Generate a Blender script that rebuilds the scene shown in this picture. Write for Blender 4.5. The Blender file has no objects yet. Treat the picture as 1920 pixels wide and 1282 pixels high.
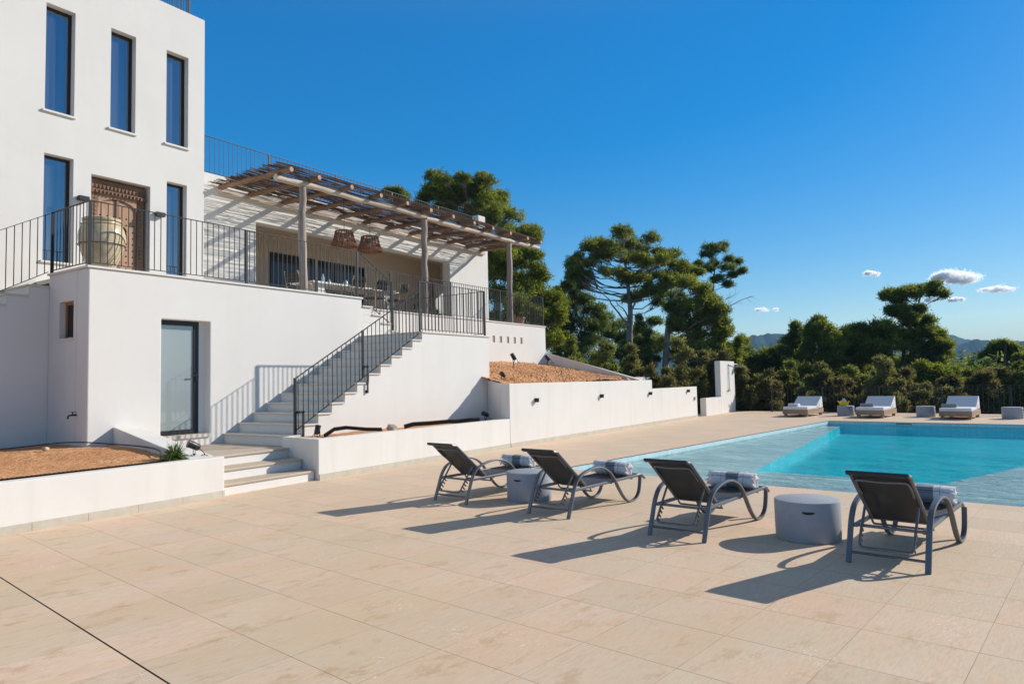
import bpy, bmesh, math, random
import numpy as np
from mathutils import Vector, Matrix

random.seed(7)
RNG = np.random.default_rng(11)
S = bpy.context.scene
COL = S.collection
R = math.radians

# ------------------------------------------------------------------ camera maths
F, PITCH, ROLL, AZH, AZP, CAMH = 1303.0, R(3.232), R(-1.1976), R(34.0), R(41.12), 1.6
POOLROT = AZH - AZP            # the paving and pool are turned against the house


def ray(px, py):
    v = ((px - 960) , (py - 641), F)
    cr, sr = math.cos(ROLL), math.sin(ROLL)
    x = cr * v[0] + sr * v[1]
    y = -sr * v[0] + cr * v[1]
    cp, sp = math.cos(PITCH), math.sin(PITCH)
    Y = v[2] * cp + y * sp
    Z = v[2] * sp - y * cp
    a = AZH
    return Vector((x * math.sin(a) + Y * math.cos(a), -x * math.cos(a) + Y * math.sin(a), Z)), Y


def far(px, py, fwd):
    """a point of the landscape seen in direction px, py and fwd metres ahead"""
    d, Y = ray(px, py)
    return Vector((0, 0, CAMH)) + d * (fwd / Y)


FWD = Vector((math.cos(AZH), math.sin(AZH), 0))


def fromP(u, v, z=0.0):
    c, s = math.cos(POOLROT), math.sin(POOLROT)
    return Vector((u * c - v * s, u * s + v * c, z))


# ------------------------------------------------------------------ materials
def new_mat(name):
    m = bpy.data.materials.new(name)
    m.use_nodes = True
    nt = m.node_tree
    b = nt.nodes['Principled BSDF']
    return m, nt, b


def N(nt, typ, **kw):
    n = nt.nodes.new(typ)
    for k, v in kw.items():
        if k.startswith('i_'):
            n.inputs[k[2:].replace('_', ' ')].default_value = v
        else:
            setattr(n, k, v)
    return n


def ramp(nt, fac, stops):
    r = N(nt, 'ShaderNodeValToRGB')
    cr = r.color_ramp
    while len(cr.elements) < len(stops):
        cr.elements.new(0.5)
    for e, (p, c) in zip(cr.elements, stops):
        e.position = p
        e.color = (c[0], c[1], c[2], 1)
    nt.links.new(fac, r.inputs[0])
    return r.outputs[0]


def noise(nt, vec, scale, detail=4, rough=0.55, dist=0.0):
    n = N(nt, 'ShaderNodeTexNoise')
    n.inputs['Scale'].default_value = scale
    n.inputs['Detail'].default_value = detail
    n.inputs['Roughness'].default_value = rough
    n.inputs['Distortion'].default_value = dist
    if vec is not None:
        nt.links.new(vec, n.inputs['Vector'])
    return n.outputs[0]


def coord(nt, kind='Object', scale=(1, 1, 1), rot=(0, 0, 0)):
    tc = N(nt, 'ShaderNodeTexCoord')
    mp = N(nt, 'ShaderNodeMapping')
    mp.inputs['Scale'].default_value = scale
    mp.inputs['Rotation'].default_value = rot
    nt.links.new(tc.outputs[kind], mp.inputs[0])
    return mp.outputs[0]


def wpos(nt, scale=(1, 1, 1)):
    g = N(nt, 'ShaderNodeNewGeometry')
    mp = N(nt, 'ShaderNodeMapping')
    mp.inputs['Scale'].default_value = scale
    nt.links.new(g.outputs['Position'], mp.inputs[0])
    return mp.outputs[0]


def mixc(nt, fac, a, b, blend='MIX'):
    m = N(nt, 'ShaderNodeMix', data_type='RGBA', blend_type=blend)
    for sock, val in ((m.inputs[0], fac), (m.inputs[6], a), (m.inputs[7], b)):
        if hasattr(val, 'is_linked') or hasattr(val, 'links'):
            nt.links.new(val, sock)
        elif isinstance(val, (int, float)):
            sock.default_value = val
        else:
            sock.default_value = (*val, 1)
    return m.outputs[2]


def math_n(nt, op, a, b=0.0, c=None):
    m = N(nt, 'ShaderNodeMath', operation=op)
    for i, v in enumerate((a, b, c)):
        if v is None:
            continue
        if hasattr(v, 'links'):
            nt.links.new(v, m.inputs[i])
        else:
            m.inputs[i].default_value = v
    return m.outputs[0]


def bump(nt, b, height, strength=0.3, dist=0.02):
    n = N(nt, 'ShaderNodeBump')
    n.inputs['Strength'].default_value = strength
    n.inputs['Distance'].default_value = dist
    nt.links.new(height, n.inputs['Height'])
    nt.links.new(n.outputs[0], b.inputs['Normal'])
    return n


def simple(name, col, rough=0.5, metal=0.0, var=0.0, vscale=6.0, bscale=None, bstr=0.2, spec=0.5, pos=False):
    m, nt, b = new_mat(name)
    b.inputs['Roughness'].default_value = rough
    b.inputs['Metallic'].default_value = metal
    b.inputs['Specular IOR Level'].default_value = spec
    if var > 0:
        v = wpos(nt) if pos else coord(nt)
        n = noise(nt, v, vscale, 5)
        lo = [max(0, c * (1 - var)) for c in col]
        hi = [min(1, c * (1 + var)) for c in col]
        nt.links.new(ramp(nt, n, [(0.3, lo), (0.7, hi)]), b.inputs['Base Color'])
    else:
        b.inputs['Base Color'].default_value = (*col, 1)
    if bscale:
        v2 = wpos(nt) if pos else coord(nt)
        bump(nt, b, noise(nt, v2, bscale, 4), bstr, 0.01)
    return m


M = {}


def mat_plaster(name, base, stain):
    m, nt, b = new_mat(name)
    b.inputs['Roughness'].default_value = 0.85
    b.inputs['Specular IOR Level'].default_value = 0.2
    p = wpos(nt)
    n1 = noise(nt, p, 0.9, 5, 0.6)
    n2 = noise(nt, p, 4.0, 4, 0.6)
    streak = noise(nt, wpos(nt, (2.6, 2.6, 0.3)), 1.0, 4, 0.6)
    c = ramp(nt, n1, [(0.3, [x * 0.955 for x in base]), (0.7, base)])
    c = mixc(nt, math_n(nt, 'MULTIPLY', ramp(nt, n2, [(0.45, (0, 0, 0)), (0.75, (1, 1, 1))]), 0.10), c, [x * 0.86 for x in base])
    c = mixc(nt, math_n(nt, 'MULTIPLY', ramp(nt, streak, [(0.5, (0, 0, 0)), (0.72, (1, 1, 1))]), stain), c,
             (base[0] * 0.78, base[1] * 0.77, base[2] * 0.74))
    nt.links.new(c, b.inputs['Base Color'])
    h = math_n(nt, 'ADD', noise(nt, p, 2.2, 3), math_n(nt, 'MULTIPLY', noise(nt, p, 60, 3), 0.12))
    bump(nt, b, h, 0.16, 0.03)
    return m


M['plaster'] = mat_plaster('white_plaster', (0.76, 0.735, 0.69), 0.12)
M['garden_plaster'] = mat_plaster('white_garden_plaster', (0.765, 0.735, 0.685), 0.42)


def mat_paving():
    m, nt, b = new_mat('limestone_paving')
    tc = N(nt, 'ShaderNodeTexCoord')
    P = tc.outputs['Object']
    sep = N(nt, 'ShaderNodeSeparateXYZ')
    nt.links.new(P, sep.inputs[0])
    X, Y = sep.outputs[0], sep.outputs[1]
    TU, TV, OU, OV = 0.6245, 0.62, 1.665, 0.692
    a = math_n(nt, 'DIVIDE', math_n(nt, 'SUBTRACT', X, OU), TU)
    c = math_n(nt, 'DIVIDE', math_n(nt, 'SUBTRACT', Y, OV), TV)
    fu, fv = math_n(nt, 'FRACT', a), math_n(nt, 'FRACT', c)
    du = math_n(nt, 'MULTIPLY', math_n(nt, 'SUBTRACT', 0.5, math_n(nt, 'ABSOLUTE', math_n(nt, 'SUBTRACT', fu, 0.5))), TU)
    dv = math_n(nt, 'MULTIPLY', math_n(nt, 'SUBTRACT', 0.5, math_n(nt, 'ABSOLUTE', math_n(nt, 'SUBTRACT', fv, 0.5))), TV)
    cid = N(nt, 'ShaderNodeCombineXYZ')
    nt.links.new(math_n(nt, 'FLOOR', a), cid.inputs[0])
    nt.links.new(math_n(nt, 'FLOOR', c), cid.inputs[1])
    wn = N(nt, 'ShaderNodeTexWhiteNoise', noise_dimensions='3D')
    nt.links.new(cid.outputs[0], wn.inputs[0])
    wsep = N(nt, 'ShaderNodeSeparateXYZ')
    nt.links.new(wn.outputs['Color'], wsep.inputs[0])
    # per-tile shift so that veins break at the joints
    off = N(nt, 'ShaderNodeVectorMath', operation='MULTIPLY')
    nt.links.new(wn.outputs['Color'], off.inputs[0])
    off.inputs[1].default_value = (3, 3, 9)
    add = N(nt, 'ShaderNodeVectorMath', operation='ADD')
    nt.links.new(P, add.inputs[0])
    nt.links.new(off.outputs[0], add.inputs[1])

    def mp(vec, sc):
        q = N(nt, 'ShaderNodeMapping')
        q.inputs['Scale'].default_value = sc
        nt.links.new(vec, q.inputs[0])
        return q.outputs[0]
    vein = noise(nt, mp(add.outputs[0], (1.5, 6.5, 1)), 1.6, 9, 0.68, 0.15)
    fine = noise(nt, mp(add.outputs[0], (6, 34, 1)), 2.0, 5, 0.65, 0.2)
    big = noise(nt, mp(P, (0.55, 0.8, 1)), 1.0, 5, 0.6)
    blot = noise(nt, mp(P, (1.5, 2.6, 1)), 1.6, 9, 0.70, 0.1)
    base = mixc(nt, wsep.outputs[0], (0.765, 0.590, 0.440), (0.775, 0.555, 0.420))
    base = mixc(nt, math_n(nt, 'MULTIPLY', wsep.outputs[1], 0.8), base, (0.640, 0.535, 0.385))
    base = mixc(nt, math_n(nt, 'MULTIPLY', ramp(nt, vein, [(0.42, (0, 0, 0)), (0.68, (1, 1, 1))]), 0.55), base, (0.770, 0.500, 0.325))
    base = mixc(nt, math_n(nt, 'MULTIPLY', ramp(nt, big, [(0.4, (0, 0, 0)), (0.65, (1, 1, 1))]), 0.5), base, (0.630, 0.540, 0.395))
    base = mixc(nt, math_n(nt, 'MULTIPLY', ramp(nt, fine, [(0.42, (0, 0, 0)), (0.7, (1, 1, 1))]), 0.42), base, (0.50, 0.37, 0.25))
    # ochre blots, stronger towards the open end of the terrace
    near = N(nt, 'ShaderNodeMapRange')
    near.inputs[1].default_value, near.inputs[2].default_value = 9.0, 2.0
    near.inputs[3].default_value, near.inputs[4].default_value = 0.05, 0.50
    nt.links.new(X, near.inputs[0])
    warm = noise(nt, mp(P, (0.35, 0.6, 1)), 1.3, 4, 0.6)
    base = mixc(nt, math_n(nt, 'MULTIPLY', ramp(nt, warm, [(0.42, (0, 0, 0)), (0.66, (1, 1, 1))]), math_n(nt, 'MULTIPLY', near.outputs[0], 1.1)), base, (0.66, 0.455, 0.265))
    bm = math_n(nt, 'MULTIPLY', ramp(nt, blot, [(0.55, (0, 0, 0)), (0.64, (1, 1, 1))]), near.outputs[0])
    base = mixc(nt, bm, base, (0.47, 0.30, 0.155))
    # pale mineral scratches
    sc = N(nt, 'ShaderNodeTexVoronoi', feature='DISTANCE_TO_EDGE')
    sc.inputs['Scale'].default_value = 5.5
    dn = N(nt, 'ShaderNodeVectorMath', operation='ADD')
    nz = N(nt, 'ShaderNodeTexNoise')
    nz.inputs['Scale'].default_value = 6.0
    nt.links.new(P, nz.inputs['Vector'])
    nt.links.new(nz.outputs['Color'], dn.inputs[0])
    nt.links.new(mp(P, (1.2, 1, 1)), dn.inputs[1])
    nt.links.new(dn.outputs[0], sc.inputs['Vector'])
    thin = math_n(nt, 'LESS_THAN', sc.outputs['Distance'], 0.018)
    patch = ramp(nt, noise(nt, mp(P, (1, 1, 1)), 1.7, 3), [(0.55, (0, 0, 0)), (0.66, (1, 1, 1))])
    brk = math_n(nt, 'GREATER_THAN', noise(nt, P, 30, 2), 0.53)
    base = mixc(nt, math_n(nt, 'MULTIPLY', math_n(nt, 'MULTIPLY', thin, patch), math_n(nt, 'MULTIPLY', brk, 0.9)), base, (0.92, 0.76, 0.66))
    # dark specks
    sp = noise(nt, P, 42, 2, 0.5)
    base = mixc(nt, math_n(nt, 'MULTIPLY', math_n(nt, 'GREATER_THAN', sp, 0.745), 0.55), base, (0.20, 0.14, 0.09))
    tone = math_n(nt, 'MULTIPLY_ADD', wsep.outputs[2], 0.05, 1.0)
    base = mixc(nt, 1.0, base, tone, 'MULTIPLY')
    # joints; the joint along u is fainter than the ones across
    jbreak = noise(nt, P, 2.3, 3)
    ju = math_n(nt, 'MULTIPLY', math_n(nt, 'LESS_THAN', du, 0.0032), math_n(nt, 'MULTIPLY_ADD', jbreak, 0.9, 0.12))
    jv = math_n(nt, 'MULTIPLY', math_n(nt, 'LESS_THAN', dv, 0.0026), math_n(nt, 'MULTIPLY_ADD', jbreak, 0.9, -0.10))
    base = mixc(nt, math_n(nt, 'MAXIMUM', ju, jv), base, (0.17, 0.11, 0.075))
    # the open movement joint
    ex = math_n(nt, 'LESS_THAN', math_n(nt, 'ABSOLUTE', math_n(nt, 'SUBTRACT', X, 1.667)), 0.0062)
    base = mixc(nt, ex, base, (0.022, 0.014, 0.009))
    nt.links.new(base, b.inputs['Base Color'])
    b.inputs['Roughness'].default_value = 0.75
    b.inputs['Specular IOR Level'].default_value = 0.12
    h = math_n(nt, 'ADD', math_n(nt, 'MULTIPLY', fine, 0.35), math_n(nt, 'MULTIPLY', math_n(nt, 'MAXIMUM', ju, ex), -0.8))
    bump(nt, b, h, 0.22, 0.006)
    return m


M['paving'] = mat_paving()


def mat_stone(name, c1, c2, scale=3.0, st=(1, 1, 1)):
    m, nt, b = new_mat(name)
    p = wpos(nt, st)
    n = noise(nt, p, scale, 6, 0.6, 0.4)
    nt.links.new(ramp(nt, n, [(0.3, c1), (0.7, c2)]), b.inputs['Base Color'])
    b.inputs['Roughness'].default_value = 0.6
    bump(nt, b, noise(nt, p, 40, 3), 0.1, 0.005)
    return m


M['tread'] = mat_stone('cream_stone', (0.60, 0.53, 0.44), (0.68, 0.62, 0.53), 2.5)
M['step_stone'] = mat_stone('sandy_step_stone', (0.47, 0.38, 0.28), (0.55, 0.45, 0.35), 3.0, (1, 4, 1))
M['coping'] = mat_stone('pale_coping_stone', (0.66, 0.62, 0.55), (0.73, 0.70, 0.64), 2.0)
M['skirt'] = mat_stone('grey_beige_tile', (0.47, 0.43, 0.34), (0.58, 0.53, 0.43), 5.0)
M['sill'] = mat_stone('white_sill_stone', (0.70, 0.67, 0.62), (0.76, 0.73, 0.68), 2.0)
M['dark_metal'] = simple('dark_grey_metal', (0.012, 0.014, 0.019), 0.45, 0.2, 0.15, 8)
M['black_metal'] = simple('black_metal', (0.014, 0.014, 0.016), 0.4, 0.1)
M['frame_black'] = simple('black_aluminium', (0.012, 0.012, 0.015), 0.45)
M['lounger_metal'] = simple('grey_powder_coat', (0.150, 0.155, 0.168), 0.36, 0.25, 0.08, 20)
M['chrome'] = simple('brushed_steel', (0.42, 0.42, 0.42), 0.3, 0.9)
M['concrete'] = None
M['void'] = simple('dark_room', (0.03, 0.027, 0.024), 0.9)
M['bounce_plaster'] = simple('pale_porch_plaster', (0.62, 0.50, 0.38), 0.9, 0, 0.05, 1.0, 30, 0.05, pos=True)  # warm bounce light off the terrace floor is put into this plaster colour
M['white_fabric'] = simple('white_canvas', (0.74, 0.73, 0.72), 0.9, 0, 0.04, 6, 160, 0.1)
M['grey_fabric'] = simple('grey_terry', (0.30, 0.29, 0.28), 0.95, 0, 0.12, 18, 120, 0.4)
M['rubber'] = simple('black_rubber', (0.016, 0.015, 0.014), 0.6)
M['mesh_strip'] = simple('black_plastic_mesh', (0.012, 0.009, 0.008), 0.95, spec=0.05)
M['terracotta'] = simple('terracotta', (0.42, 0.20, 0.11), 0.85, 0, 0.15, 12, 40, 0.1)
M['white_paint'] = simple('white_paint', (0.74, 0.72, 0.69), 0.6, 0, 0.03, 4)
M['rope'] = simple('dark_rope', (0.05, 0.035, 0.022), 0.9, 0, 0.3, 60)
M['yellow'] = simple('yellow_glaze', (0.72, 0.50, 0.01), 0.35)
M['blue_glass'] = simple('pale_blue_glass', (0.35, 0.52, 0.55), 0.1)
M['rattan'] = simple('rattan', (0.27, 0.105, 0.040), 0.65, 0, 0.55, 16)
M['black_cord'] = simple('black_woven_cord', (0.018, 0.018, 0.02), 0.8)
M['vent_clay'] = simple('clay_vent', (0.36, 0.27, 0.19), 0.9, 0, 0.15, 20)


def mat_concrete():
    m, nt, b = new_mat('grey_concrete')
    p = coord(nt)
    n = noise(nt, p, 4.0, 6, 0.65, 0.3)
    nt.links.new(ramp(nt, n, [(0.3, (0.29, 0.31, 0.345)), (0.7, (0.37, 0.39, 0.42))]), b.inputs['Base Color'])
    b.inputs['Roughness'].default_value = 0.7
    bump(nt, b, noise(nt, p, 30, 5), 0.12, 0.006)
    return m


M['concrete'] = mat_concrete()


def mat_wood(name, c1, c2, axis='X', rough=0.75, sc=6.0, bst=0.3):
    m, nt, b = new_mat(name)
    s = {'X': (0.35, 6, 6), 'Y': (6, 0.35, 6), 'Z': (6, 6, 0.35)}[axis]
    p = coord(nt, 'Object', s)
    n = noise(nt, p, sc * 0.4, 7, 0.65, 0.6)
    n2 = noise(nt, coord(nt), 2.0, 4)
    c = ramp(nt, n, [(0.25, c1), (0.5, [(a + d) / 2 for a, d in zip(c1, c2)]), (0.75, c2)])
    c = mixc(nt, math_n(nt, 'MULTIPLY', ramp(nt, n2, [(0.4, (0, 0, 0)), (0.7, (1, 1, 1))]), 0.4), c, [x * 0.7 for x in c1])
    nt.links.new(c, b.inputs['Base Color'])
    b.inputs['Roughness'].default_value = rough
    bump(nt, b, n, bst, 0.01)
    return m


M['log_y'] = mat_wood('pine_log', (0.15, 0.080, 0.042), (0.36, 0.225, 0.135), 'Y')
M['log_x'] = mat_wood('bleached_log', (0.44, 0.33, 0.245), (0.80, 0.70, 0.58), 'X')
M['log_z'] = mat_wood('weathered_post', (0.20, 0.155, 0.125), (0.46, 0.39, 0.33), 'Z')
M['cut_end'] = simple('sawn_log_end', (0.50, 0.34, 0.22), 0.85, 0, 0.2, 30)
M['door_wood'] = mat_wood('carved_door_wood', (0.28, 0.150, 0.085), (0.56, 0.345, 0.215), 'Z', 0.7, 9)
M['door_wood_dark'] = mat_wood('door_surround_wood', (0.15, 0.075, 0.042), (0.33, 0.185, 0.105), 'Z', 0.7, 9)
M['daybed_wood'] = mat_wood('pale_timber', (0.27, 0.155, 0.095), (0.50, 0.35, 0.23), 'X', 0.7, 6, 0.15)
M['chair_wood'] = mat_wood('light_chair_wood', (0.34, 0.23, 0.14), (0.56, 0.43, 0.29), 'Z', 0.6)
M['window_wood'] = mat_wood('window_wood', (0.30, 0.15, 0.08), (0.46, 0.26, 0.15), 'Z', 0.6)


def mat_island(name, c1, c2, c3, rough=0.75, trans=0.25, hue_scale=0.5):
    m, nt, b = new_mat(name)
    g = N(nt, 'ShaderNodeNewGeometry')
    n = noise(nt, wpos(nt), hue_scale, 3)
    a = ramp(nt, g.outputs['Random Per Island'], [(0.0, c1), (0.6, c2), (1.0, c3)])
    c = mixc(nt, math_n(nt, 'MULTIPLY', ramp(nt, n, [(0.35, (0, 0, 0)), (0.65, (1, 1, 1))]), 0.55), a, [x * 0.75 for x in c1])
    nt.links.new(c, b.inputs['Base Color'])
    b.inputs['Roughness'].default_value = rough
    b.inputs['Specular IOR Level'].default_value = 0.25
    if trans > 0:
        tr = N(nt, 'ShaderNodeBsdfTranslucent')
        nt.links.new(mixc(nt, 1.0, c, (1.50, 1.38, 0.85), 'MULTIPLY') if name != 'dry_reeds' else c, tr.inputs[0])
        mx = N(nt, 'ShaderNodeMixShader')
        mx.inputs[0].default_value = trans
        nt.links.new(b.outputs[0], mx.inputs[1])
        nt.links.new(tr.outputs[0], mx.inputs[2])
        nt.links.new(mx.outputs[0], nt.nodes['Material Output'].inputs[0])
    return m


M['pine_leaf'] = mat_island('pine_needles', (0.102, 0.152, 0.033), (0.231, 0.273, 0.061), (0.361, 0.384, 0.111), trans=0.58)
M['pine_leaf_bright'] = mat_island('bright_pine_needles', (0.103, 0.15, 0.023), (0.212, 0.26, 0.042), (0.302, 0.327, 0.074), trans=0.58)
M['pine_leaf_dark'] = mat_island('dark_pine_needles', (0.086, 0.144, 0.052), (0.19, 0.252, 0.086), (0.31, 0.356, 0.138), trans=0.58)
M['shrub_green'] = mat_island('juniper_leaves', (0.094, 0.135, 0.038), (0.202, 0.238, 0.072), (0.306, 0.324, 0.112), trans=0.58)
M['shrub_olive'] = mat_island('wild_olive_leaves', (0.12, 0.133, 0.053), (0.213, 0.221, 0.092), (0.314, 0.297, 0.153), trans=0.58)
M['shrub_brown'] = mat_island('dry_shrub_leaves', (0.095, 0.098, 0.045), (0.165, 0.158, 0.076), (0.25, 0.215, 0.125), trans=0.55)
M['grass_leaf'] = mat_island('grass_leaves', (0.06, 0.11, 0.02), (0.12, 0.20, 0.04), (0.20, 0.28, 0.08), 0.5)
M['yucca_leaf'] = mat_island('yucca_leaves', (0.03, 0.05, 0.02), (0.06, 0.09, 0.04), (0.10, 0.13, 0.07), 0.5)
M['reed'] = mat_island('dry_reeds', (0.055, 0.028, 0.015), (0.115, 0.065, 0.036), (0.24, 0.160, 0.105), 0.8, 0.03, 3.0)
M['bark'] = simple('grey_pine_bark', (0.27, 0.225, 0.19), 0.95, 0, 0.4, 3.0, 12, 0.6, pos=True)
M['bark_dark'] = simple('dark_bark', (0.085, 0.066, 0.052), 0.95, 0, 0.4, 3.0, 12, 0.6, pos=True)


def mat_soil():
    m, nt, b = new_mat('orange_clay_soil')
    p = wpos(nt)
    n1 = noise(nt, p, 1.1, 6, 0.7, 0.4)
    n2 = noise(nt, p, 9, 5, 0.7)
    c = ramp(nt, n1, [(0.3, (0.47, 0.225, 0.105)), (0.55, (0.62, 0.315, 0.150)), (0.75, (0.70, 0.43, 0.235))])
    c = mixc(nt, math_n(nt, 'MULTIPLY', ramp(nt, n2, [(0.52, (0, 0, 0)), (0.7, (1, 1, 1))]), 0.55), c, (0.36, 0.15, 0.08))
    n3 = noise(nt, p, 25, 3, 0.6)
    c = mixc(nt, math_n(nt, 'MULTIPLY', ramp(nt, n3, [(0.62, (0, 0, 0)), (0.72, (1, 1, 1))]), 0.6), c, (0.78, 0.58, 0.40))
    nt.links.new(c, b.inputs['Base Color'])
    b.inputs['Roughness'].default_value = 0.95
    b.inputs['Specular IOR Level'].default_value = 0.1
    bump(nt, b, math_n(nt, 'ADD', n2, math_n(nt, 'MULTIPLY', n3, 0.6)), 0.9, 0.04)
    return m


M['soil'] = mat_soil()
M['rock'] = mat_stone('pale_rock', (0.38, 0.28, 0.19), (0.58, 0.47, 0.34), 6)


def mat_ground():
    m, nt, b = new_mat('forest_ground')
    p = wpos(nt)
    n1 = noise(nt, p, 0.15, 6, 0.7)
    n2 = noise(nt, p, 1.4, 6, 0.7)
    c = ramp(nt, n1, [(0.3, (0.035, 0.045, 0.020)), (0.6, (0.075, 0.075, 0.034)), (0.8, (0.15, 0.11, 0.06))])
    c = mixc(nt, n2, c, (0.03, 0.034, 0.016))
    nt.links.new(c, b.inputs['Base Color'])
    b.inputs['Roughness'].default_value = 1.0
    bump(nt, b, n2, 1.0, 0.2)
    return m


M['ground'] = mat_ground()


def mat_hill():
    m, nt, b = new_mat('wooded_hill')
    p = wpos(nt)
    n1 = noise(nt, p, 0.011, 8, 0.7)
    v = N(nt, 'ShaderNodeTexVoronoi')
    v.inputs['Scale'].default_value = 0.075
    nt.links.new(p, v.inputs['Vector'])
    c = ramp(nt, n1, [(0.35, (0.020, 0.050, 0.040)), (0.6, (0.040, 0.080, 0.060)), (0.72, (0.08, 0.10, 0.075))])
    c = mixc(nt, math_n(nt, 'MULTIPLY', v.outputs['Distance'], 0.07), c, (0.015, 0.025, 0.012))
    nt.links.new(c, b.inputs['Base Color'])
    b.inputs['Roughness'].default_value = 1.0
    b.inputs['Specular IOR Level'].default_value = 0.0
    return m


M['hill'] = mat_hill()


def mat_glass_pane(name, refl=0.24, base=(0.010, 0.014, 0.022)):
    m, nt, b = new_mat(name)
    b.inputs['Base Color'].default_value = (*base, 1)
    b.inputs['Specular IOR Level'].default_value = 0.1
    b.inputs['Roughness'].default_value = 0.3
    fold = noise(nt, wpos(nt, (9, 1, .25)), 1.0, 3, .6)
    if name == 'solar_glass':
        nt.links.new(ramp(nt, fold, [(0.35, [x * .6 for x in base]), (0.7, [x * 2.4 for x in base])]), b.inputs['Base Color'])
    g = N(nt, 'ShaderNodeBsdfGlossy')
    g.inputs['Roughness'].default_value = 0.015
    g.inputs['Color'].default_value = (0.80, 0.90, 1.0, 1)
    bn = N(nt, 'ShaderNodeBump')
    bn.inputs['Strength'].default_value = 0.03
    bn.inputs['Distance'].default_value = 0.02
    nt.links.new(noise(nt, coord(nt), 0.9, 2), bn.inputs['Height'])
    nt.links.new(bn.outputs[0], g.inputs['Normal'])
    mx = N(nt, 'ShaderNodeMixShader')
    mx.inputs[0].default_value = refl
    nt.links.new(b.outputs[0], mx.inputs[1])
    nt.links.new(g.outputs[0], mx.inputs[2])
    nt.links.new(mx.outputs[0], nt.nodes['Material Output'].inputs[0])
    return m


M['pane'] = mat_glass_pane('solar_glass', 0.30, (0.030, 0.034, 0.042))
M['dark_pane'] = mat_glass_pane('dark_sliding_glass', 0.035, (0.030, 0.026, 0.022))
M['frosted'] = mat_glass_pane('frosted_glass', 0.13, (0.30, 0.34, 0.34))


def mat_sling():
    m, nt, b = new_mat('charcoal_sling_mesh')
    p = coord(nt)
    w = N(nt, 'ShaderNodeTexWave', wave_type='BANDS', bands_direction='Y')
    w.inputs['Scale'].default_value = 60
    nt.links.new(p, w.inputs['Vector'])
    n = noise(nt, p, 5, 4)
    c = ramp(nt, n, [(0.3, (0.016, 0.015, 0.0145)), (0.7, (0.030, 0.028, 0.027))])
    nt.links.new(c, b.inputs['Base Color'])
    b.inputs['Roughness'].default_value = 0.5
    b.inputs['Sheen Weight'].default_value = 0.06
    bump(nt, b, w.outputs[0], 0.2, 0.002)
    t = N(nt, 'ShaderNodeBsdfTransparent')
    mx = N(nt, 'ShaderNodeMixShader')
    mx.inputs[0].default_value = 0.10
    nt.links.new(b.outputs[0], mx.inputs[1])
    nt.links.new(t.outputs[0], mx.inputs[2])
    nt.links.new(mx.outputs[0], nt.nodes['Material Output'].inputs[0])
    return m


M['sling'] = mat_sling()


def mat_towel():
    m, nt, b = new_mat('striped_towel')
    tc = N(nt, 'ShaderNodeTexCoord')
    sep = N(nt, 'ShaderNodeSeparateXYZ')
    nt.links.new(tc.outputs['Object'], sep.inputs[0])
    y = sep.outputs[1]
    z = sep.outputs[2]
    t = math_n(nt, 'ADD', math_n(nt, 'MULTIPLY', y, 2.0), 0.5)       # 0..1 along the roll
    zig = math_n(nt, 'PINGPONG', math_n(nt, 'MULTIPLY', y, 60.0), 0.5)
    hb = math_n(nt, 'FRACT', math_n(nt, 'ADD', math_n(nt, 'MULTIPLY', z, 55.0), zig))
    hbm = math_n(nt, 'GREATER_THAN', hb, 0.42)
    band = ramp(nt, t, [(0.0, (0, 0, 0)), (0.335, (0, 0, 0)), (0.345, (1, 1, 1)), (0.60, (1, 1, 1)), (0.61, (0, 0, 0))])
    thin = ramp(nt, t, [(0.23, (0, 0, 0)), (0.235, (1, 1, 1)), (0.25, (0, 0, 0)), (0.70, (0, 0, 0)), (0.705, (1, 1, 1)), (0.72, (0, 0, 0))])
    white = ramp(nt, noise(nt, tc.outputs['Object'], 40, 4), [(0.3, (0.66, 0.64, 0.64)), (0.7, (0.84, 0.82, 0.81))])
    dark = mixc(nt, hbm, (0.42, 0.42, 0.45), (0.11, 0.12, 0.155))
    c = mixc(nt, band, white, dark)
    c = mixc(nt, math_n(nt, 'MULTIPLY', thin, 0.75), c, (0.12, 0.13, 0.18))
    nt.links.new(c, b.inputs['Base Color'])
    b.inputs['Roughness'].default_value = 0.95
    b.inputs['Specular IOR Level'].default_value = 0.1
    bump(nt, b, noise(nt, tc.outputs['Object'], 90, 3), 0.5, 0.006)
    return m


M['towel'] = mat_towel()
M['towel_fringe'] = simple('towel_fringe', (0.55, 0.54, 0.55), 0.95, 0, 0.2, 40)


def mat_mosaic(name, c1, c2):
    m, nt, b = new_mat(name)
    br = N(nt, 'ShaderNodeTexBrick')
    br.offset = 0.0
    br.inputs['Scale'].default_value = 1.0
    br.inputs['Brick Width'].default_value = 0.05
    br.inputs['Row Height'].default_value = 0.05
    br.inputs['Mortar Size'].default_value = 0.003
    br.inputs['Color1'].default_value = (*c1, 1)
    br.inputs['Color2'].default_value = (*c2, 1)
    br.inputs['Mortar'].default_value = (*[min(1, x * 1.1) for x in c2], 1)
    nt.links.new(coord(nt), br.inputs['Vector'])
    nt.links.new(br.outputs[0], b.inputs['Base Color'])
    b.inputs['Roughness'].default_value = 0.35
    return m


M['mosaic_deep'] = mat_mosaic('turquoise_mosaic', (0.0, 0.80, 0.95), (0.02, 0.90, 0.98))
M['mosaic_pale'] = mat_mosaic('pale_aqua_mosaic', (0.68, 0.90, 0.85), (0.74, 0.93, 0.88))
M['mosaic_rim'] = mat_mosaic('pale_blue_rim_tile', (0.42, 0.62, 0.66), (0.52, 0.70, 0.73))


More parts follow.
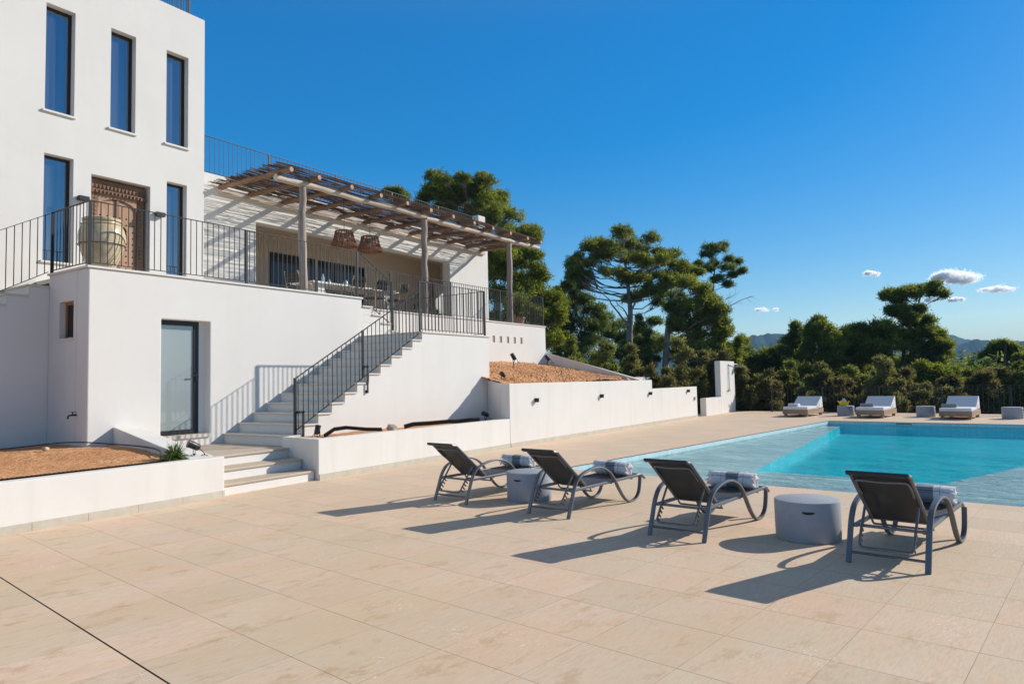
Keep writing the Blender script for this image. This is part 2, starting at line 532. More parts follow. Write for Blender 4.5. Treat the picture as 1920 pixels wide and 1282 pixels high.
def mat_water():
    m = bpy.data.materials.new('pool_water')
    m.use_nodes = True
    nt = m.node_tree
    nt.nodes.remove(nt.nodes['Principled BSDF'])
    out = nt.nodes['Material Output']
    p = coord(nt, 'Object', (1.0, 0.42, 1))
    w1 = noise(nt, p, 1.5, 5, 0.62, 0.8)
    w2 = noise(nt, p, 5.5, 3, 0.5, 0.4)
    h = math_n(nt, 'ADD', w1, math_n(nt, 'MULTIPLY', w2, 0.35))
    bn = N(nt, 'ShaderNodeBump')
    bn.inputs['Strength'].default_value = 1.0
    bn.inputs['Distance'].default_value = 0.19
    nt.links.new(h, bn.inputs['Height'])
    rf = N(nt, 'ShaderNodeBsdfRefraction')
    rf.inputs['IOR'].default_value = 1.33
    rf.inputs['Roughness'].default_value = 0.0
    rf.inputs['Color'].default_value = (0.95, 1.0, 1.0, 1)
    nt.links.new(bn.outputs[0], rf.inputs['Normal'])
    tr = N(nt, 'ShaderNodeBsdfTransparent')
    tr.inputs['Color'].default_value = (0.95, 1.0, 1.0, 1)
    mt = N(nt, 'ShaderNodeMixShader')
    mt.inputs[0].default_value = 1.0
    nt.links.new(rf.outputs[0], mt.inputs[1])
    nt.links.new(tr.outputs[0], mt.inputs[2])
    gl = N(nt, 'ShaderNodeBsdfGlossy')
    gl.inputs['Roughness'].default_value = 0.02
    nt.links.new(bn.outputs[0], gl.inputs['Normal'])
    fr = N(nt, 'ShaderNodeFresnel')
    fr.inputs['IOR'].default_value = 1.33
    nt.links.new(bn.outputs[0], fr.inputs['Normal'])
    mx = N(nt, 'ShaderNodeMixShader')
    nt.links.new(math_n(nt, 'MULTIPLY', fr.outputs[0], 0.72), mx.inputs[0])
    nt.links.new(mt.outputs[0], mx.inputs[1])
    nt.links.new(gl.outputs[0], mx.inputs[2])
    nt.links.new(mx.outputs[0], out.inputs[0])
    return m


M['water'] = mat_water()


# ------------------------------------------------------------------ mesh helpers
class MB:
    def __init__(self):
        self.v, self.f, self.m = [], [], []
        self.mi = 0

    def add(self, vs, fs):
        o = len(self.v)
        self.v.extend([tuple(p) for p in vs])
        self.f.extend([tuple(i + o for i in f) for f in fs])
        self.m.extend([self.mi] * len(fs))
        return self

    def box(self, x0, y0, z0, x1, y1, z1):
        vs = [(x, y, z) for z in (z0, z1) for y in (y0, y1) for x in (x0, x1)]
        return self.add(vs, [(0, 2, 3, 1), (4, 5, 7, 6), (0, 1, 5, 4), (2, 6, 7, 3), (0, 4, 6, 2), (1, 3, 7, 5)])

    def prism(self, poly, off):
        n = len(poly)
        off = Vector(off)
        vs = [Vector(p) for p in poly] + [Vector(p) + off for p in poly]
        fs = [tuple(range(n - 1, -1, -1)), tuple(range(n, 2 * n))]
        fs += [(i, (i + 1) % n, n + (i + 1) % n, n + i) for i in range(n)]
        return self.add(vs, fs)

    def bar(self, a, b, w, h=None, up=(0, 0, 1)):
        a, b = Vector(a), Vector(b)
        h = w if h is None else h
        d = (b - a).normalized()
        up = Vector(up)
        if abs(d.dot(up)) > 0.99:
            up = Vector((1, 0, 0))
        s = d.cross(up).normalized()
        u = s.cross(d).normalized()
        q = [s * (w / 2) + u * (h / 2), s * (-w / 2) + u * (h / 2), s * (-w / 2) - u * (h / 2), s * (w / 2) - u * (h / 2)]
        vs = [a + k for k in q] + [b + k for k in q]
        return self.add(vs, [(0, 1, 2, 3), (7, 6, 5, 4), (0, 4, 5, 1), (1, 5, 6, 2), (2, 6, 7, 3), (3, 7, 4, 0)])

    def tube(self, path, r, n=8, cap=True):
        path = [Vector(p) for p in path]
        k = len(path)
        rs = r if isinstance(r, (list, tuple)) else [r] * k
        vs, fs = [], []
        up = None
        for i, p in enumerate(path):
            d = (path[min(i + 1, k - 1)] - path[max(i - 1, 0)]).normalized()
            if up is None:
                up = Vector((0, 0, 1)) if abs(d.z) < 0.9 else Vector((1, 0, 0))
            s = d.cross(up)
            if s.length < 1e-5:
                s = d.orthogonal()
            s.normalize()
            up = s.cross(d).normalized()
            for j in range(n):
                a = 2 * math.pi * j / n
                vs.append(p + s * (rs[i] * math.cos(a)) + up * (rs[i] * math.sin(a)))
        for i in range(k - 1):
            for j in range(n):
                j2 = (j + 1) % n
                fs.append((i * n + j, i * n + j2, (i + 1) * n + j2, (i + 1) * n + j))
        if cap:
            fs.append(tuple(range(n - 1, -1, -1)))
            fs.append(tuple((k - 1) * n + j for j in range(n)))
        return self.add(vs, fs)

    def lathe(self, prof, n=32, c=(0, 0, 0), sx=1.0, sy=1.0):
        c = Vector(c)
        vs, fs = [], []
        for r, z in prof:
            for j in range(n):
                a = 2 * math.pi * j / n
                vs.append(c + Vector((r * math.cos(a) * sx, r * math.sin(a) * sy, z)))
        for i in range(len(prof) - 1):
            for j in range(n):
                j2 = (j + 1) % n
                fs.append((i * n + j, i * n + j2, (i + 1) * n + j2, (i + 1) * n + j))
        if prof[0][0] > 1e-4:
            fs.append(tuple(range(n - 1, -1, -1)))
        if prof[-1][0] > 1e-4:
            fs.append(tuple((len(prof) - 1) * n + j for j in range(n)))
        return self.add(vs, fs)

    def sweep_flat(self, path, wvec, th):
        """flat bar: path in a plane, wvec the width vector, th thickness in the plane"""
        path = [Vector(p) for p in path]
        w = Vector(wvec) / 2
        vs, fs = [], []
        k = len(path)
        for i, p in enumerate(path):
            d = (path[min(i + 1, k - 1)] - path[max(i - 1, 0)]).normalized()
            n = d.cross(w.normalized()).normalized() * (th / 2)
            vs += [p + w + n, p - w + n, p - w - n, p + w - n]
        for i in range(k - 1):
            for j in range(4):
                j2 = (j + 1) % 4
                fs.append((i * 4 + j, i * 4 + j2, (i + 1) * 4 + j2, (i + 1) * 4 + j))
        fs.append((3, 2, 1, 0))
        fs.append(tuple((k - 1) * 4 + j for j in range(4)))
        return self.add(vs, fs)

    def sheet(self, path, wvec, th):
        return self.sweep_flat(path, wvec, th)

    def build(self, name, mat, parent=None, world=False, smooth=False, bevel=0.0, segs=2, fix=True):
        vs = self.v
        if world and parent is not None:
            mi = Matrix.Rotation(-parent.rotation_euler.z, 4, 'Z') @ Matrix.Translation(-parent.location)
            vs = [tuple(mi @ Vector(p)) for p in vs]
        me = bpy.data.meshes.new(name)
        me.from_pydata(vs, [], self.f)
        mats = mat if isinstance(mat, (list, tuple)) else [mat]
        for k in mats:
            me.materials.append(k)
        if len(mats) > 1:
            me.polygons.foreach_set('material_index', self.m)
        if fix or bevel:
            bm = bmesh.new()
            bm.from_mesh(me)
            if bevel:
                bmesh.ops.remove_doubles(bm, verts=bm.verts, dist=1e-5)
            bmesh.ops.recalc_face_normals(bm, faces=bm.faces)
            bm.to_mesh(me)
            bm.free()
        if smooth:
            me.polygons.foreach_set('use_smooth', [True] * len(me.polygons))
        me.update()
        o = bpy.data.objects.new(name, me)
        COL.objects.link(o)
        if parent is not None:
            o.parent = parent
        if bevel:
            md = o.modifiers.new('bevel', 'BEVEL')
            md.width = bevel
            md.segments = segs
            md.limit_method = 'ANGLE'
            md.angle_limit = R(40)
            md.harden_normals = False
        if smooth:
            try:
                sm = o.modifiers.new('wn', 'EDGE_SPLIT')
                sm.split_angle = R(45)
            except Exception:
                pass
        return o


def tag(o, label, cat, group=None):
    o['label'] = label
    o['category'] = cat
    if group:
        o['group'] = group
    return o


def thing(name, label, cat, loc=(0, 0, 0), rz=0.0, group=None):
    o = bpy.data.objects.new(name, None)
    o.empty_display_size = 0.2
    COL.objects.link(o)
    o.location = loc
    o.rotation_euler = (0, 0, rz)
    return tag(o, label, cat, group)


def structure(o):
    o['kind'] = 'structure'
    return o


def dup(root, loc, rz=None, label=None):
    r = root.copy()
    COL.objects.link(r)
    r.location = loc
    if rz is not None:
        r.rotation_euler = (0, 0, rz)
    if label:
        r['label'] = label
    for ch in list(root.children):
        c = ch.copy()
        COL.objects.link(c)
        c.parent = r
        for g in list(ch.children):
            d = g.copy()
            COL.objects.link(d)
            d.parent = c
    return r


def catmull(pts, n=5):
    pts = [Vector(p) for p in pts]
    P = [pts[0] * 2 - pts[1]] + pts + [pts[-1] * 2 - pts[-2]]
    out = []
    for i in range(1, len(P) - 2):
        for k in range(n):
            t = k / n
            a, b, c, d = P[i - 1], P[i], P[i + 1], P[i + 2]
            out.append(0.5 * ((2 * b) + (c - a) * t + (2 * a - 5 * b + 4 * c - d) * t * t + (3 * b - a - 3 * c + d) * t ** 3))
    out.append(pts[-1])
    return out


def wall_panel(mb, o, u, L, z0, z1, nin, th, holes, back=True):
    """plastered wall with real openings: front face through o along u, thickness th towards nin"""
    o, u, nin = Vector(o), Vector(u).normalized(), Vector(nin).normalized() * th
    xs = sorted({0.0, L, *[h[0] for h in holes], *[h[1] for h in holes]})
    zs = sorted({z0, z1, *[h[2] for h in holes], *[h[3] for h in holes]})

    def P(x, z, d=0):
        return o + u * x + Vector((0, 0, z)) + nin * d
    idx = {}

    def vid(x, z, d):
        k = (round(x, 4), round(z, 4), d)
        if k not in idx:
            idx[k] = len(mb.v)
            mb.v.append(tuple(P(x, z, d)))
        return idx[k]

    def face(*c):
        mb.f.append(tuple(vid(*k) for k in c))
        mb.m.append(mb.mi)
    for i in range(len(xs) - 1):
        for j in range(len(zs) - 1):
            cx, cz = (xs[i] + xs[i + 1]) / 2, (zs[j] + zs[j + 1]) / 2
            inh = any(h[0] < cx < h[1] and h[2] < cz < h[3] for h in holes)
            if not inh:
                face((xs[i], zs[j], 0), (xs[i + 1], zs[j], 0), (xs[i + 1], zs[j + 1], 0), (xs[i], zs[j + 1], 0))
                if back:
                    face((xs[i], zs[j], 1), (xs[i], zs[j + 1], 1), (xs[i + 1], zs[j + 1], 1), (xs[i + 1], zs[j], 1))
            # reveals between solid and open cells and at the outer rim
            for di, dj in ((1, 0), (0, 1)):
                pass

    def solid(i, j):
        if i < 0 or j < 0 or i >= len(xs) - 1 or j >= len(zs) - 1:
            return False
        cx, cz = (xs[i] + xs[i + 1]) / 2, (zs[j] + zs[j + 1]) / 2
        return not any(h[0] < cx < h[1] and h[2] < cz < h[3] for h in holes)
    for i in range(len(xs)):
        for j in range(len(zs) - 1):
            if solid(i - 1, j) != solid(i, j):
                face((xs[i], zs[j], 0), (xs[i], zs[j + 1], 0), (xs[i], zs[j + 1], 1), (xs[i], zs[j], 1))
    for j in range(len(zs)):
        for i in range(len(xs) - 1):
            if solid(i, j - 1) != solid(i, j):
                face((xs[i], zs[j], 0), (xs[i + 1], zs[j], 0), (xs[i + 1], zs[j], 1), (xs[i], zs[j], 1))


# ------------------------------------------------------------------ paving, pool, ground
UN, UF, VL, VR = 10.17, 25.55, 7.74, -1.6            # pool edges in the paving frame
deck = MB()
OUT = [(-9, -16), (31.45, -16), (31.45, 16.0), (-9, 16.0)]
HOL = [(UN, VR), (UF, VR), (UF, VL), (UN, VL)]
for zt, flip in ((0.0, False), (-0.3, True)):
    o = len(deck.v)
    deck.v += [(x, y, zt) for x, y in OUT + HOL]
    for i in range(4):
        j = (i + 1) % 4
        f = (o + i, o + j, o + 4 + j, o + 4 + i)
        deck.f.append(f)
        deck.m.append(0)
for i in range(4):
    j = (i + 1) % 4
    deck.f.append((i, j, 8 + j, 8 + i))
    deck.m.append(0)
deck_o = deck.build('pool_terrace_paving', M['paving'])
deck_o.rotation_euler = (0, 0, POOLROT)
structure(deck_o)

# pool shell: pale shelf all round, a deeper turquoise basin with splayed sides
sh = MB()
sh.mi = 0
W0 = -0.14
zs_near, zs_far, zdeep = -0.150, -0.175, -0.40
D = [(12.75, 2.2), (25.53, -0.9), (25.53, 7.35), (12.75, 5.2)]
A = [(UN, VR), (UF, VR), (UF, VL), (UN, VL)]


def zsh(u):
    return zs_near + (zs_far - zs_near) * (u - UN) / (UF - UN)


o = len(sh.v)
sh.v += [(u, v, zsh(u)) for u, v in A] + [(u, v, zsh(u)) for u, v in D] + [(u, v, zdeep) for u, v in
         [(12.85, 2.25), (25.53, -0.85), (25.53, 7.3), (12.85, 5.15)]]
sh.v += [(u, v, W0) for u, v in A]
for f, mi in (((0, 1, 5, 4), 0), ((2, 3, 7, 6), 0), ((3, 0, 4, 7), 0), ((1, 2, 6, 5), 1),
              ((4, 5, 9, 8), 1), ((5, 6, 10, 9), 1), ((6, 7, 11, 10), 1), ((7, 4, 8, 11), 1), ((8, 9, 10, 11), 1)):
    sh.f.append(f)
    sh.m.append(mi)
for i in range(4):
    j = (i + 1) % 4
    sh.f.append((i, j, 12 + j, 12 + i))
    sh.m.append(2)
    # rim tile band up to just below the paving edge
    k = len(sh.v)
    du = 0.004
    q = [(UN + du, VR + du), (UF - du, VR + du), (UF - du, VL - du), (UN + du, VL - du)]
    sh.v += [(*q[i], W0), (*q[j], W0), (*q[j], -0.012), (*q[i], -0.012)]
    sh.f.append((k, k + 1, k + 2, k + 3))
    sh.m.append(2)
pool_o = sh.build('pool_basin', [M['mosaic_pale'], M['mosaic_deep'], M['mosaic_rim']], fix=False)
pool_o.rotation_euler = (0, 0, POOLROT)
structure(pool_o)
wt = MB()
wt.add([(UN + .006, VR + .006, 0), (UF - .006, VR + .006, 0), (UF - .006, VL - .006, 0), (UN + .006, VL - .006, 0)], [(0, 1, 2, 3)])
water = wt.build('pool_water', M['water'], fix=False)
water.location = (0, 0, -0.10)
water.rotation_euler = (0, 0, POOLROT)
structure(water)

# skimmer
sk = thing('pool_skimmer', 'white framed skimmer opening in the far pool wall', 'pool skimmer', fromP(UF - 0.006, 5.40, -0.05), POOLROT)
fr = MB()
for a in ((-.03, -.26, -.045, .0, .26, -.03), (-.03, -.26, .028, .0, .26, .044), (-.03, -.26, -.03, .0, -.235, .028), (-.03, .235, -.03, .0, .26, .028)):
    fr.box(*a)
fr.build('frame', M['white_paint'], sk)
MB().box(-.012, -.235, -.03, -.004, .235, .028).build('flap', simple('skimmer_flap', (0.16, 0.22, 0.22), 0.5), sk)


def ground_z(x, y):
    d = math.hypot(x - 12, y - 2)
    z = -0.9 - 9.0 * (1 - math.exp(-max(0, d - 26) / 60)) - 22 * (1 - math.exp(-max(0, d - 100) / 500))
    if d < 26:
        z = -3.0 + 2.1 * max(0, (d - 22) / 4)
    return z


gm = MB()
rs = [0, 8, 14, 19, 22, 24, 26, 29, 33, 38, 45, 55, 70, 90, 120, 170, 250, 400, 700, 1200, 2200, 4500, 9000]
na = 72
for r in rs:
    for k in range(na):
        a = 2 * math.pi * k / na
        x, y = 12 + r * math.cos(a), 2 + r * math.sin(a)
        zz = ground_z(x, y) + (math.sin(x * .31) * math.cos(y * .27) * min(0.35, r / 200) if r > 30 else 0)
        gm.v.append((x, y, zz))
for i in range(len(rs) - 1):
    for k in range(na):
        k2 = (k + 1) % na
        gm.f.append((i * na + k, i * na + k2, (i + 1) * na + k2, (i + 1) * na + k))
        gm.m.append(0)
g_o = gm.build('ground', M['ground'], smooth=False, fix=False)
g_o.data.polygons.foreach_set('use_smooth', [True] * len(g_o.data.polygons))
structure(g_o)


# hills
def hill_mesh(name, R0, prof, wid, seed, na=420):
    rng = np.random.default_rng(seed)
    azs = np.linspace(-14, 62, na)
    px, pz = zip(*prof)
    top = np.interp(azs, px, pz)
    ph = rng.uniform(0, 6.28, 30)
    top = top * (1 + sum(0.005 / (1 + i * .5) * np.sin(azs * (0.8 + i * 1.1) + ph[i]) for i in range(12)))
    ker = np.ones(9) / 9
    top = np.convolve(np.pad(top, 4, mode='edge'), ker, mode='valid')
    nr = 26
    mb = MB()
    trees = rng.uniform(-1, 1, (nr, na))
    for j in range(nr):
        t = j / (nr - 1)
        d = R0 - wid + wid * 1.6 * t
        prof_t = math.sin(min(1, t / 0.62) * math.pi / 2) ** 1.2 if t < .62 else math.cos((t - .62) / .38 * math.pi / 2)
        for i, a in enumerate(azs):
            rdg = 1 + 0.05 * math.sin(a * 1.7 + j * .35 + ph[3]) + 0.03 * math.sin(a * 4.3 - j * .5)
            h = (top[i] * R0) * (prof_t * (rdg if t < .55 else 1)) - 30 * (1 - prof_t)
            h += trees[j, i] * 2.2
            mb.v.append((d * math.cos(R(a)), d * math.sin(R(a)), 1.6 + h))
    for j in range(nr - 1):
        for i in range(na - 1):
            mb.f.append((j * na + i, j * na + i + 1, (j + 1) * na + i + 1, (j + 1) * na + i))
            mb.m.append(0)
    return structure(mb.build(name, M['hill'], fix=False))


hill_mesh('hills', 2300, [(-14, .036), (-6, .036), (-2.4, .0335), (0, .036), (2.5, .030), (6, .022), (9, .040), (11, .052), (13, .0555), (14.2, .0545), (15.3, .0485), (18, .040), (30, .03), (62, .03)], 900, 3)
hill_mesh('distant_hills', 3500, [(-14, .02), (-4, .022), (0, .030), (0.8, .038), (1.8, .0465), (2.6, .045), (4.5, .034), (8, .03), (62, .02)], 900, 5)

# ------------------------------------------------------------------ the house
TX0, TX1, TY = -3.0, 9.38, 15.0
HOUSE = thing('villa', 'white plastered villa with a tall tower, a long porch wing and a raised terrace', 'house', (9, 14, 0))


def H(mb, name, mat, **k):
    return mb.build(name, mat, HOUSE, world=True, **k)


wins = [(5.998, 6.531, 7.119, 9.286), (7.236, 7.758, 7.119, 9.284), (8.45, 8.972, 7.126, 9.28),
        (6.003, 6.534, 4.13, 6.258), (8.474, 8.949, 3.72, 6.258)]
DOOR = (6.876, 8.10, 3.72, 6.045)
tw = MB()
wall_panel(tw, (TX0, TY, 0), (1, 0, 0), TX1 - TX0, -0.3, 10.36, (0, 1, 0), 0.4,
           [(a - TX0, b - TX0, c, d) for a, b, c, d in wins + [DOOR]])
H(tw, 'tower_front_wall', M['plaster'], bevel=0.05, segs=4)
tw = MB()
tw.box(TX1 - 0.42, TY + 0.40, -0.3, TX1 - 0.012, 24, 10.33)
tw.box(TX0, 23.6, -0.3, TX1 - 0.43, 24, 10.33)
H(tw, 'tower_side_wall', M['plaster'])
H(MB().box(TX0, TY + 0.40, 9.9, TX1 - 0.43, 23.6, 10.1), 'tower_roof', M['plaster'])


def window(x0, x1, z0, z1, y, sill=True):
    t = 0.045
    fm = MB()
    ins = 0.16
    fm.box(x0, y + ins, z0, x0 + t, y + ins + .07, z1)
    fm.box(x1 - t, y + ins, z0, x1, y + ins + .07, z1)
    fm.box(x0 + t, y + ins, z1 - t, x1 - t, y + ins + .07, z1)
    fm.box(x0 + t, y + ins, z0, x1 - t, y + ins + .07, z0 + t)
    w = H(fm, 'window', M['frame_black'])
    pn = MB().box(x0 + t, y + ins + .03, z0 + t, x1 - t, y + ins + .05, z1 - t)
    pn.v = [tuple(Vector(p) - HOUSE.location) for p in pn.v]
    pn.build('pane', M['pane'], w)
    if sill:
        s = MB().box(x0 - .045, y - .045, z0 - .035, x1 + .03, y + ins, z0 + .002)
        s.v = [tuple(Vector(p) - HOUSE.location) for p in s.v]
        s.build('sill', M['sill'], w)
    # closed dark room behind
    return w


for i, wv in enumerate(wins):
    window(*wv, TY, sill=(i != 4))

# carved entrance door
dx0, dx1, dz0, dz1 = DOOR
yd = TY + 0.20
dr = MB()
dr.box(dx0, yd + .02, dz0, dx1, yd + .14, dz1)
door = H(dr, 'entrance_door', M['door_wood_dark'])


def D_(mb, name, mat, **k):
    mb.v = [tuple(Vector(p) - HOUSE.location) for p in mb.v]
    return mb.build(name, mat, door, **k)


cx = (dx0 + dx1) / 2
lf = MB()
for s in (-1, 1):
    lf.box(cx + (0.006 if s > 0 else -0.40), yd - .012, dz0 + .06, cx + (0.40 if s > 0 else -0.006), yd + .018, dz1 - .42)
D_(lf, 'door_leaf', M['door_wood'], bevel=.006)
# arched head inside a stepped carved surround
ar = MB()
zc = dz1 - .62
pts_o, pts_i = [], []
for k in range(17):
    a = math.pi * k / 16
    pts_i.append((cx + .40 * math.cos(a), zc + .22 * math.sin(a)))
for k in range(16):
    (xa, za), (xb, zb) = pts_i[k], pts_i[k + 1]
    ar.prism([(xa, yd - .05, za), (xb, yd - .05, zb), (xb, yd - .05, dz1 - .33), (xa, yd - .05, dz1 - .33)], (0, .065, 0))
D_(ar, 'arched_panel', M['door_wood'])
sd = MB()
for s in (-1, 1):
    x = cx + s * .475
    sd.box(x - .065, yd - .06, dz0 + .02, x + .065, yd + .018, dz1 - .33)
    for k in range(22):
        z = dz0 + .1 + k * .085
        sd.add([(x - .05, yd - .062, z), (x, yd - .062, z + .04), (x + .05, yd - .062, z), (x, yd - .062, z - .04), (x, yd - .083, z)],
               [(0, 1, 4), (1, 2, 4), (2, 3, 4), (3, 0, 4)])
D_(sd, 'carved_jamb', M['door_wood_dark'])
hd = MB()
hd.box(dx0 + .02, yd - .10, dz1 - .33, dx1 - .02, yd + .018, dz1 - .255)
hd.box(dx0 + .01, yd - .05, dz1 - .255, dx1 - .01, yd + .018, dz1 - .05)
for k in range(15):
    x = dx0 + .07 + k * (dx1 - dx0 - .14) / 14
    hd.add([(x - .038, yd - .052, dz1 - .25), (x + .038, yd - .052, dz1 - .25), (x, yd - .052, dz1 - .10), (x, yd - .085, dz1 - .21)],
           [(0, 1, 3), (1, 2, 3), (2, 0, 3)])
    hd.box(x - .012, yd - .125, dz1 - .34, x + .016, yd - .10, dz1 - .27)
D_(hd, 'carved_lintel', M['door_wood_dark'])
sm_ = MB().lathe([(.017, 0), (.015, .008), (.006, .014), (0, .016)], 8)
sm_.v = [(p[0], -p[2], p[1]) for p in sm_.v]
sme = bpy.data.meshes.new('stud')
sme.from_pydata(sm_.v, [], sm_.f)
sme.materials.append(M['black_metal'])
for sgn in (-1, 1):
    for cxk in (.06, .20, .34):
        for k in range(11):
            z = dz0 + .2 + k * .135
            if z < zc + .1:
                o = bpy.data.objects.new('stud', sme)
                COL.objects.link(o)
                o.parent = door
                o.location = Vector((cx + sgn * cxk, yd - .012, z)) - HOUSE.location
D_(MB().box(cx - .028, yd - .045, dz0 + .06, cx + .028, yd - .012, dz1 - .42), 'centre_post', M['door_wood_dark'])
H(MB().box(TX0 + .4, TY + .401, 3.6, TX1 - .5, TY + .43, 9.88), 'inner_partition', M['void'])

# porch wing
WX0, WX1, WY, WZ = 9.38, 23.31, 16.85, 7.32
wg = MB()
OP = (12.13, 20.78, 3.70, 6.255)
wall_panel(wg, (WX0, WY, 0), (1, 0, 0), WX1 - WX0, -0.3, WZ, (0, 1, 0), 0.36, [(OP[0] - WX0, OP[1] - WX0, OP[2], OP[3])])
H(wg, 'wing_front_wall', M['plaster'], bevel=0.02)
wg = MB()
wall_panel(wg, (WX1 - .01, WY + .36, 0), (0, 1, 0), 7.0, -0.3, WZ - .01, (-1, 0, 0), 0.4, [(0.75, 1.6, 3.72, 5.75)])
H(wg, 'wing_side_wall', M['plaster'])
H(MB().box(WX0, WY + .36, 6.62, WX1 - .41, 24, 7.0), 'wing_roof', M['bounce_plaster'])
pb = MB()
PY = 19.1
SL = (14.25, 18.47, 3.72, 5.985)
wall_panel(pb, (11.0, PY, 0), (1, 0, 0), WX1 - .411 - 11.0, 3.6, 6.619, (0, 1, 0), .3, [(SL[0] - 11, SL[1] - 11, SL[2], SL[3])])
pb.box(10.7, WY + .361, 3.6, 11.0, PY + .3, 6.619)
H(pb, 'porch_inner_wall', M['bounce_plaster'])
H(MB().box(WX1 - 1.02, WY + 2.02, 3.71, WX1 - .42, WY + 2.08, 5.75), 'porch_curtain', M['white_fabric'])
sl = MB()
x0, x1, z0, z1 = SL
t = .055
sl.box(x0, PY - .02, z0, x0 + t, PY + .1, z1)
sl.box(x1 - t, PY - .02, z0, x1, PY + .1, z1)
sl.box(x0 + t, PY - .02, z1 - .09, x1 - t, PY + .1, z1)
for k in (1, 2):
    xm = x0 + (x1 - x0) * k / 3
    sl.box(xm - .03, PY, z0, xm + .03, PY + .08, z1 - .09)
slo = H(sl, 'sliding_door', M['frame_black'])
pn = MB()
for k in range(3):
    a = x0 + (x1 - x0) * k / 3 + .05
    b = x0 + (x1 - x0) * (k + 1) / 3 - .05
    pn.box(a, PY + .03, z0, b, PY + .05, z1 - .09)
pn.v = [tuple(Vector(p) - HOUSE.location) for p in pn.v]
pn.build('pane', M['dark_pane'], slo)
H(MB().box(11.0, PY + .31, 3.6, 19.5, PY + .4, 6.6), 'room_back', M['void'])
H(MB().box(22.72, WY + .02, WZ + .001, 23.2, WY + .34, 8.46), 'roof_pier', M['plaster'], bevel=.02)

# terrace base (podium)
BX0, FY, TZ = 5.71, 12.5, 3.72
FD = (6.981, 7.957, 0.69, 2.885)
bs = MB()
wall_panel(bs, (BX0, FY, 0), (1, 0, 0), 11.99 - BX0, -0.3, 3.685, (0, 1, 0), 0.42, [(FD[0] - BX0, FD[1] - BX0, FD[2], FD[3])])
H(bs, 'terrace_front_wall', M['plaster'], bevel=.018)
bs = MB()
SW = (13.03, 13.56, 2.51, 3.165)
wall_panel(bs, (BX0 + .003, FY + .42, 0), (0, 1, 0), 13.97 - FY - .42, -0.3, 3.685, (1, 0, 0), .3, [(SW[0] - FY - .42, SW[1] - FY - .42, SW[2], SW[3])])
H(bs, 'terrace_side_wall', M['plaster'])
bs = MB()
wall_panel(bs, (14.52, 14.12, 0), (1, 0, 0), 23.28 - 14.52, -0.3, 3.685, (0, 1, 0), .4,
           [(x - 14.52, x + .145 - 14.52, 2.975, 3.207) for x in (19.725, 20.16, 20.605, 21.045, 21.49)])
bs.box(22.9, 14.521, -.3, 23.28, 16.845, 3.685)
bs.box(11.995, 14.12, -.3, 14.515, 14.5, 3.685)
bs.box(11.6, 12.93, -.3, 11.985, 14.5, 3.62)
H(bs, 'terrace_back_wall', M['plaster'])
fl = MB()
fl.box(5.9, 12.93, 3.62, 11.99, 16.86, 3.70)
fl.box(11.991, 14.3, 3.62, 23.0, 16.86, 3.70)
fl.box(11.0, 16.861, 3.62, 22.89, 19.1, 3.70)
fl.box(22.891, 17.4, 3.62, 23.25, 18.9, 3.70)
H(fl, 'terrace_floor', M['tread'])
cp = MB()
cp.box(BX0 - .03, FY - .03, 3.686, 12.01, FY + .28, 3.722)
cp.box(BX0 - .03, FY + .281, 3.686, BX0 + .26, 13.99, 3.722)
cp.box(12.011, 14.09, 3.686, 23.31, 14.38, 3.722)
cp.box(23.0, 14.381, 3.686, 23.31, 16.84, 3.722)
H(cp, 'terrace_coping', M['coping'])
for x in (19.725, 20.16, 20.605, 21.045, 21.49):
    H(MB().box(x + .002, 14.145, 2.977, x + .143, 14.24, 3.205), 'vent', M['vent_clay'])
# frosted door in the base
fd = MB()
a, b, c, d = FD
yf = FY + .16
t = .085
fd.box(a, yf, c + .03, a + .03, yf + .07, d)
fd.box(b - .10 - .14, yf, c + .03, b - .14, yf + .07, d)
fd.box(a + .03, yf, d - .09, b - .24, yf + .07, d)
fd.box(a + .03, yf, c + .03, b - .24, yf + .07, c + .12)
fdo = H(fd, 'frosted_door', M['frame_black'])


def sub(mb, name, mat, par, **k):
    mb.v = [tuple(Vector(p) - HOUSE.location) for p in mb.v]
    return mb.build(name, mat, par, **k)


sub(MB().box(a + .03, yf + .03, c + .12, b - .24, yf + .05, d - .09), 'pane', M['frosted'], fdo)
hm = MB()
hm.box(b - .205, yf - .02, 1.72, b - .175, yf, 1.90)
hm.bar((b - .19, yf - .045, 1.84), (b - .30, yf - .045, 1.84), .02)
hm.bar((b - .19, yf - .045, 1.84), (b - .19, yf, 1.84), .02)
sub(hm, 'handle', M['frame_black'], fdo)
sub(MB().box(b - .14, yf, c, b - .001, yf + .2, d - .001), 'jamb', M['plaster'], fdo)
sub(MB().box(a + .001, FY - .035, c - .035, b - .001, yf + .07, c + .03), 'threshold', M['tread'], fdo)
# small window round the corner
sw = MB()
y0, y1, z0, z1 = SW
xs_ = BX0 + .10
sw.box(xs_, y0, z0, xs_ + .08, y0 + .04, z1)
sw.box(xs_, y1 - .04, z0, xs_ + .08, y1, z1)
sw.box(xs_, y0 + .04, z1 - .05, xs_ + .08, y1 - .04, z1)
sw.box(xs_, y0 + .04, z0, xs_ + .08, y1 - .04, z0 + .04)
swo = H(sw, 'window', M['window_wood'])
sub(MB().box(xs_ + .03, y0 + .04, z0 + .04, xs_ + .05, y1 - .04, z1 - .05), 'pane', M['dark_pane'], swo)
sub(MB().box(BX0 - .02, y0 - .02, z0 - .03, xs_, y1 + .02, z0 + .001), 'sill', M['sill'], swo)

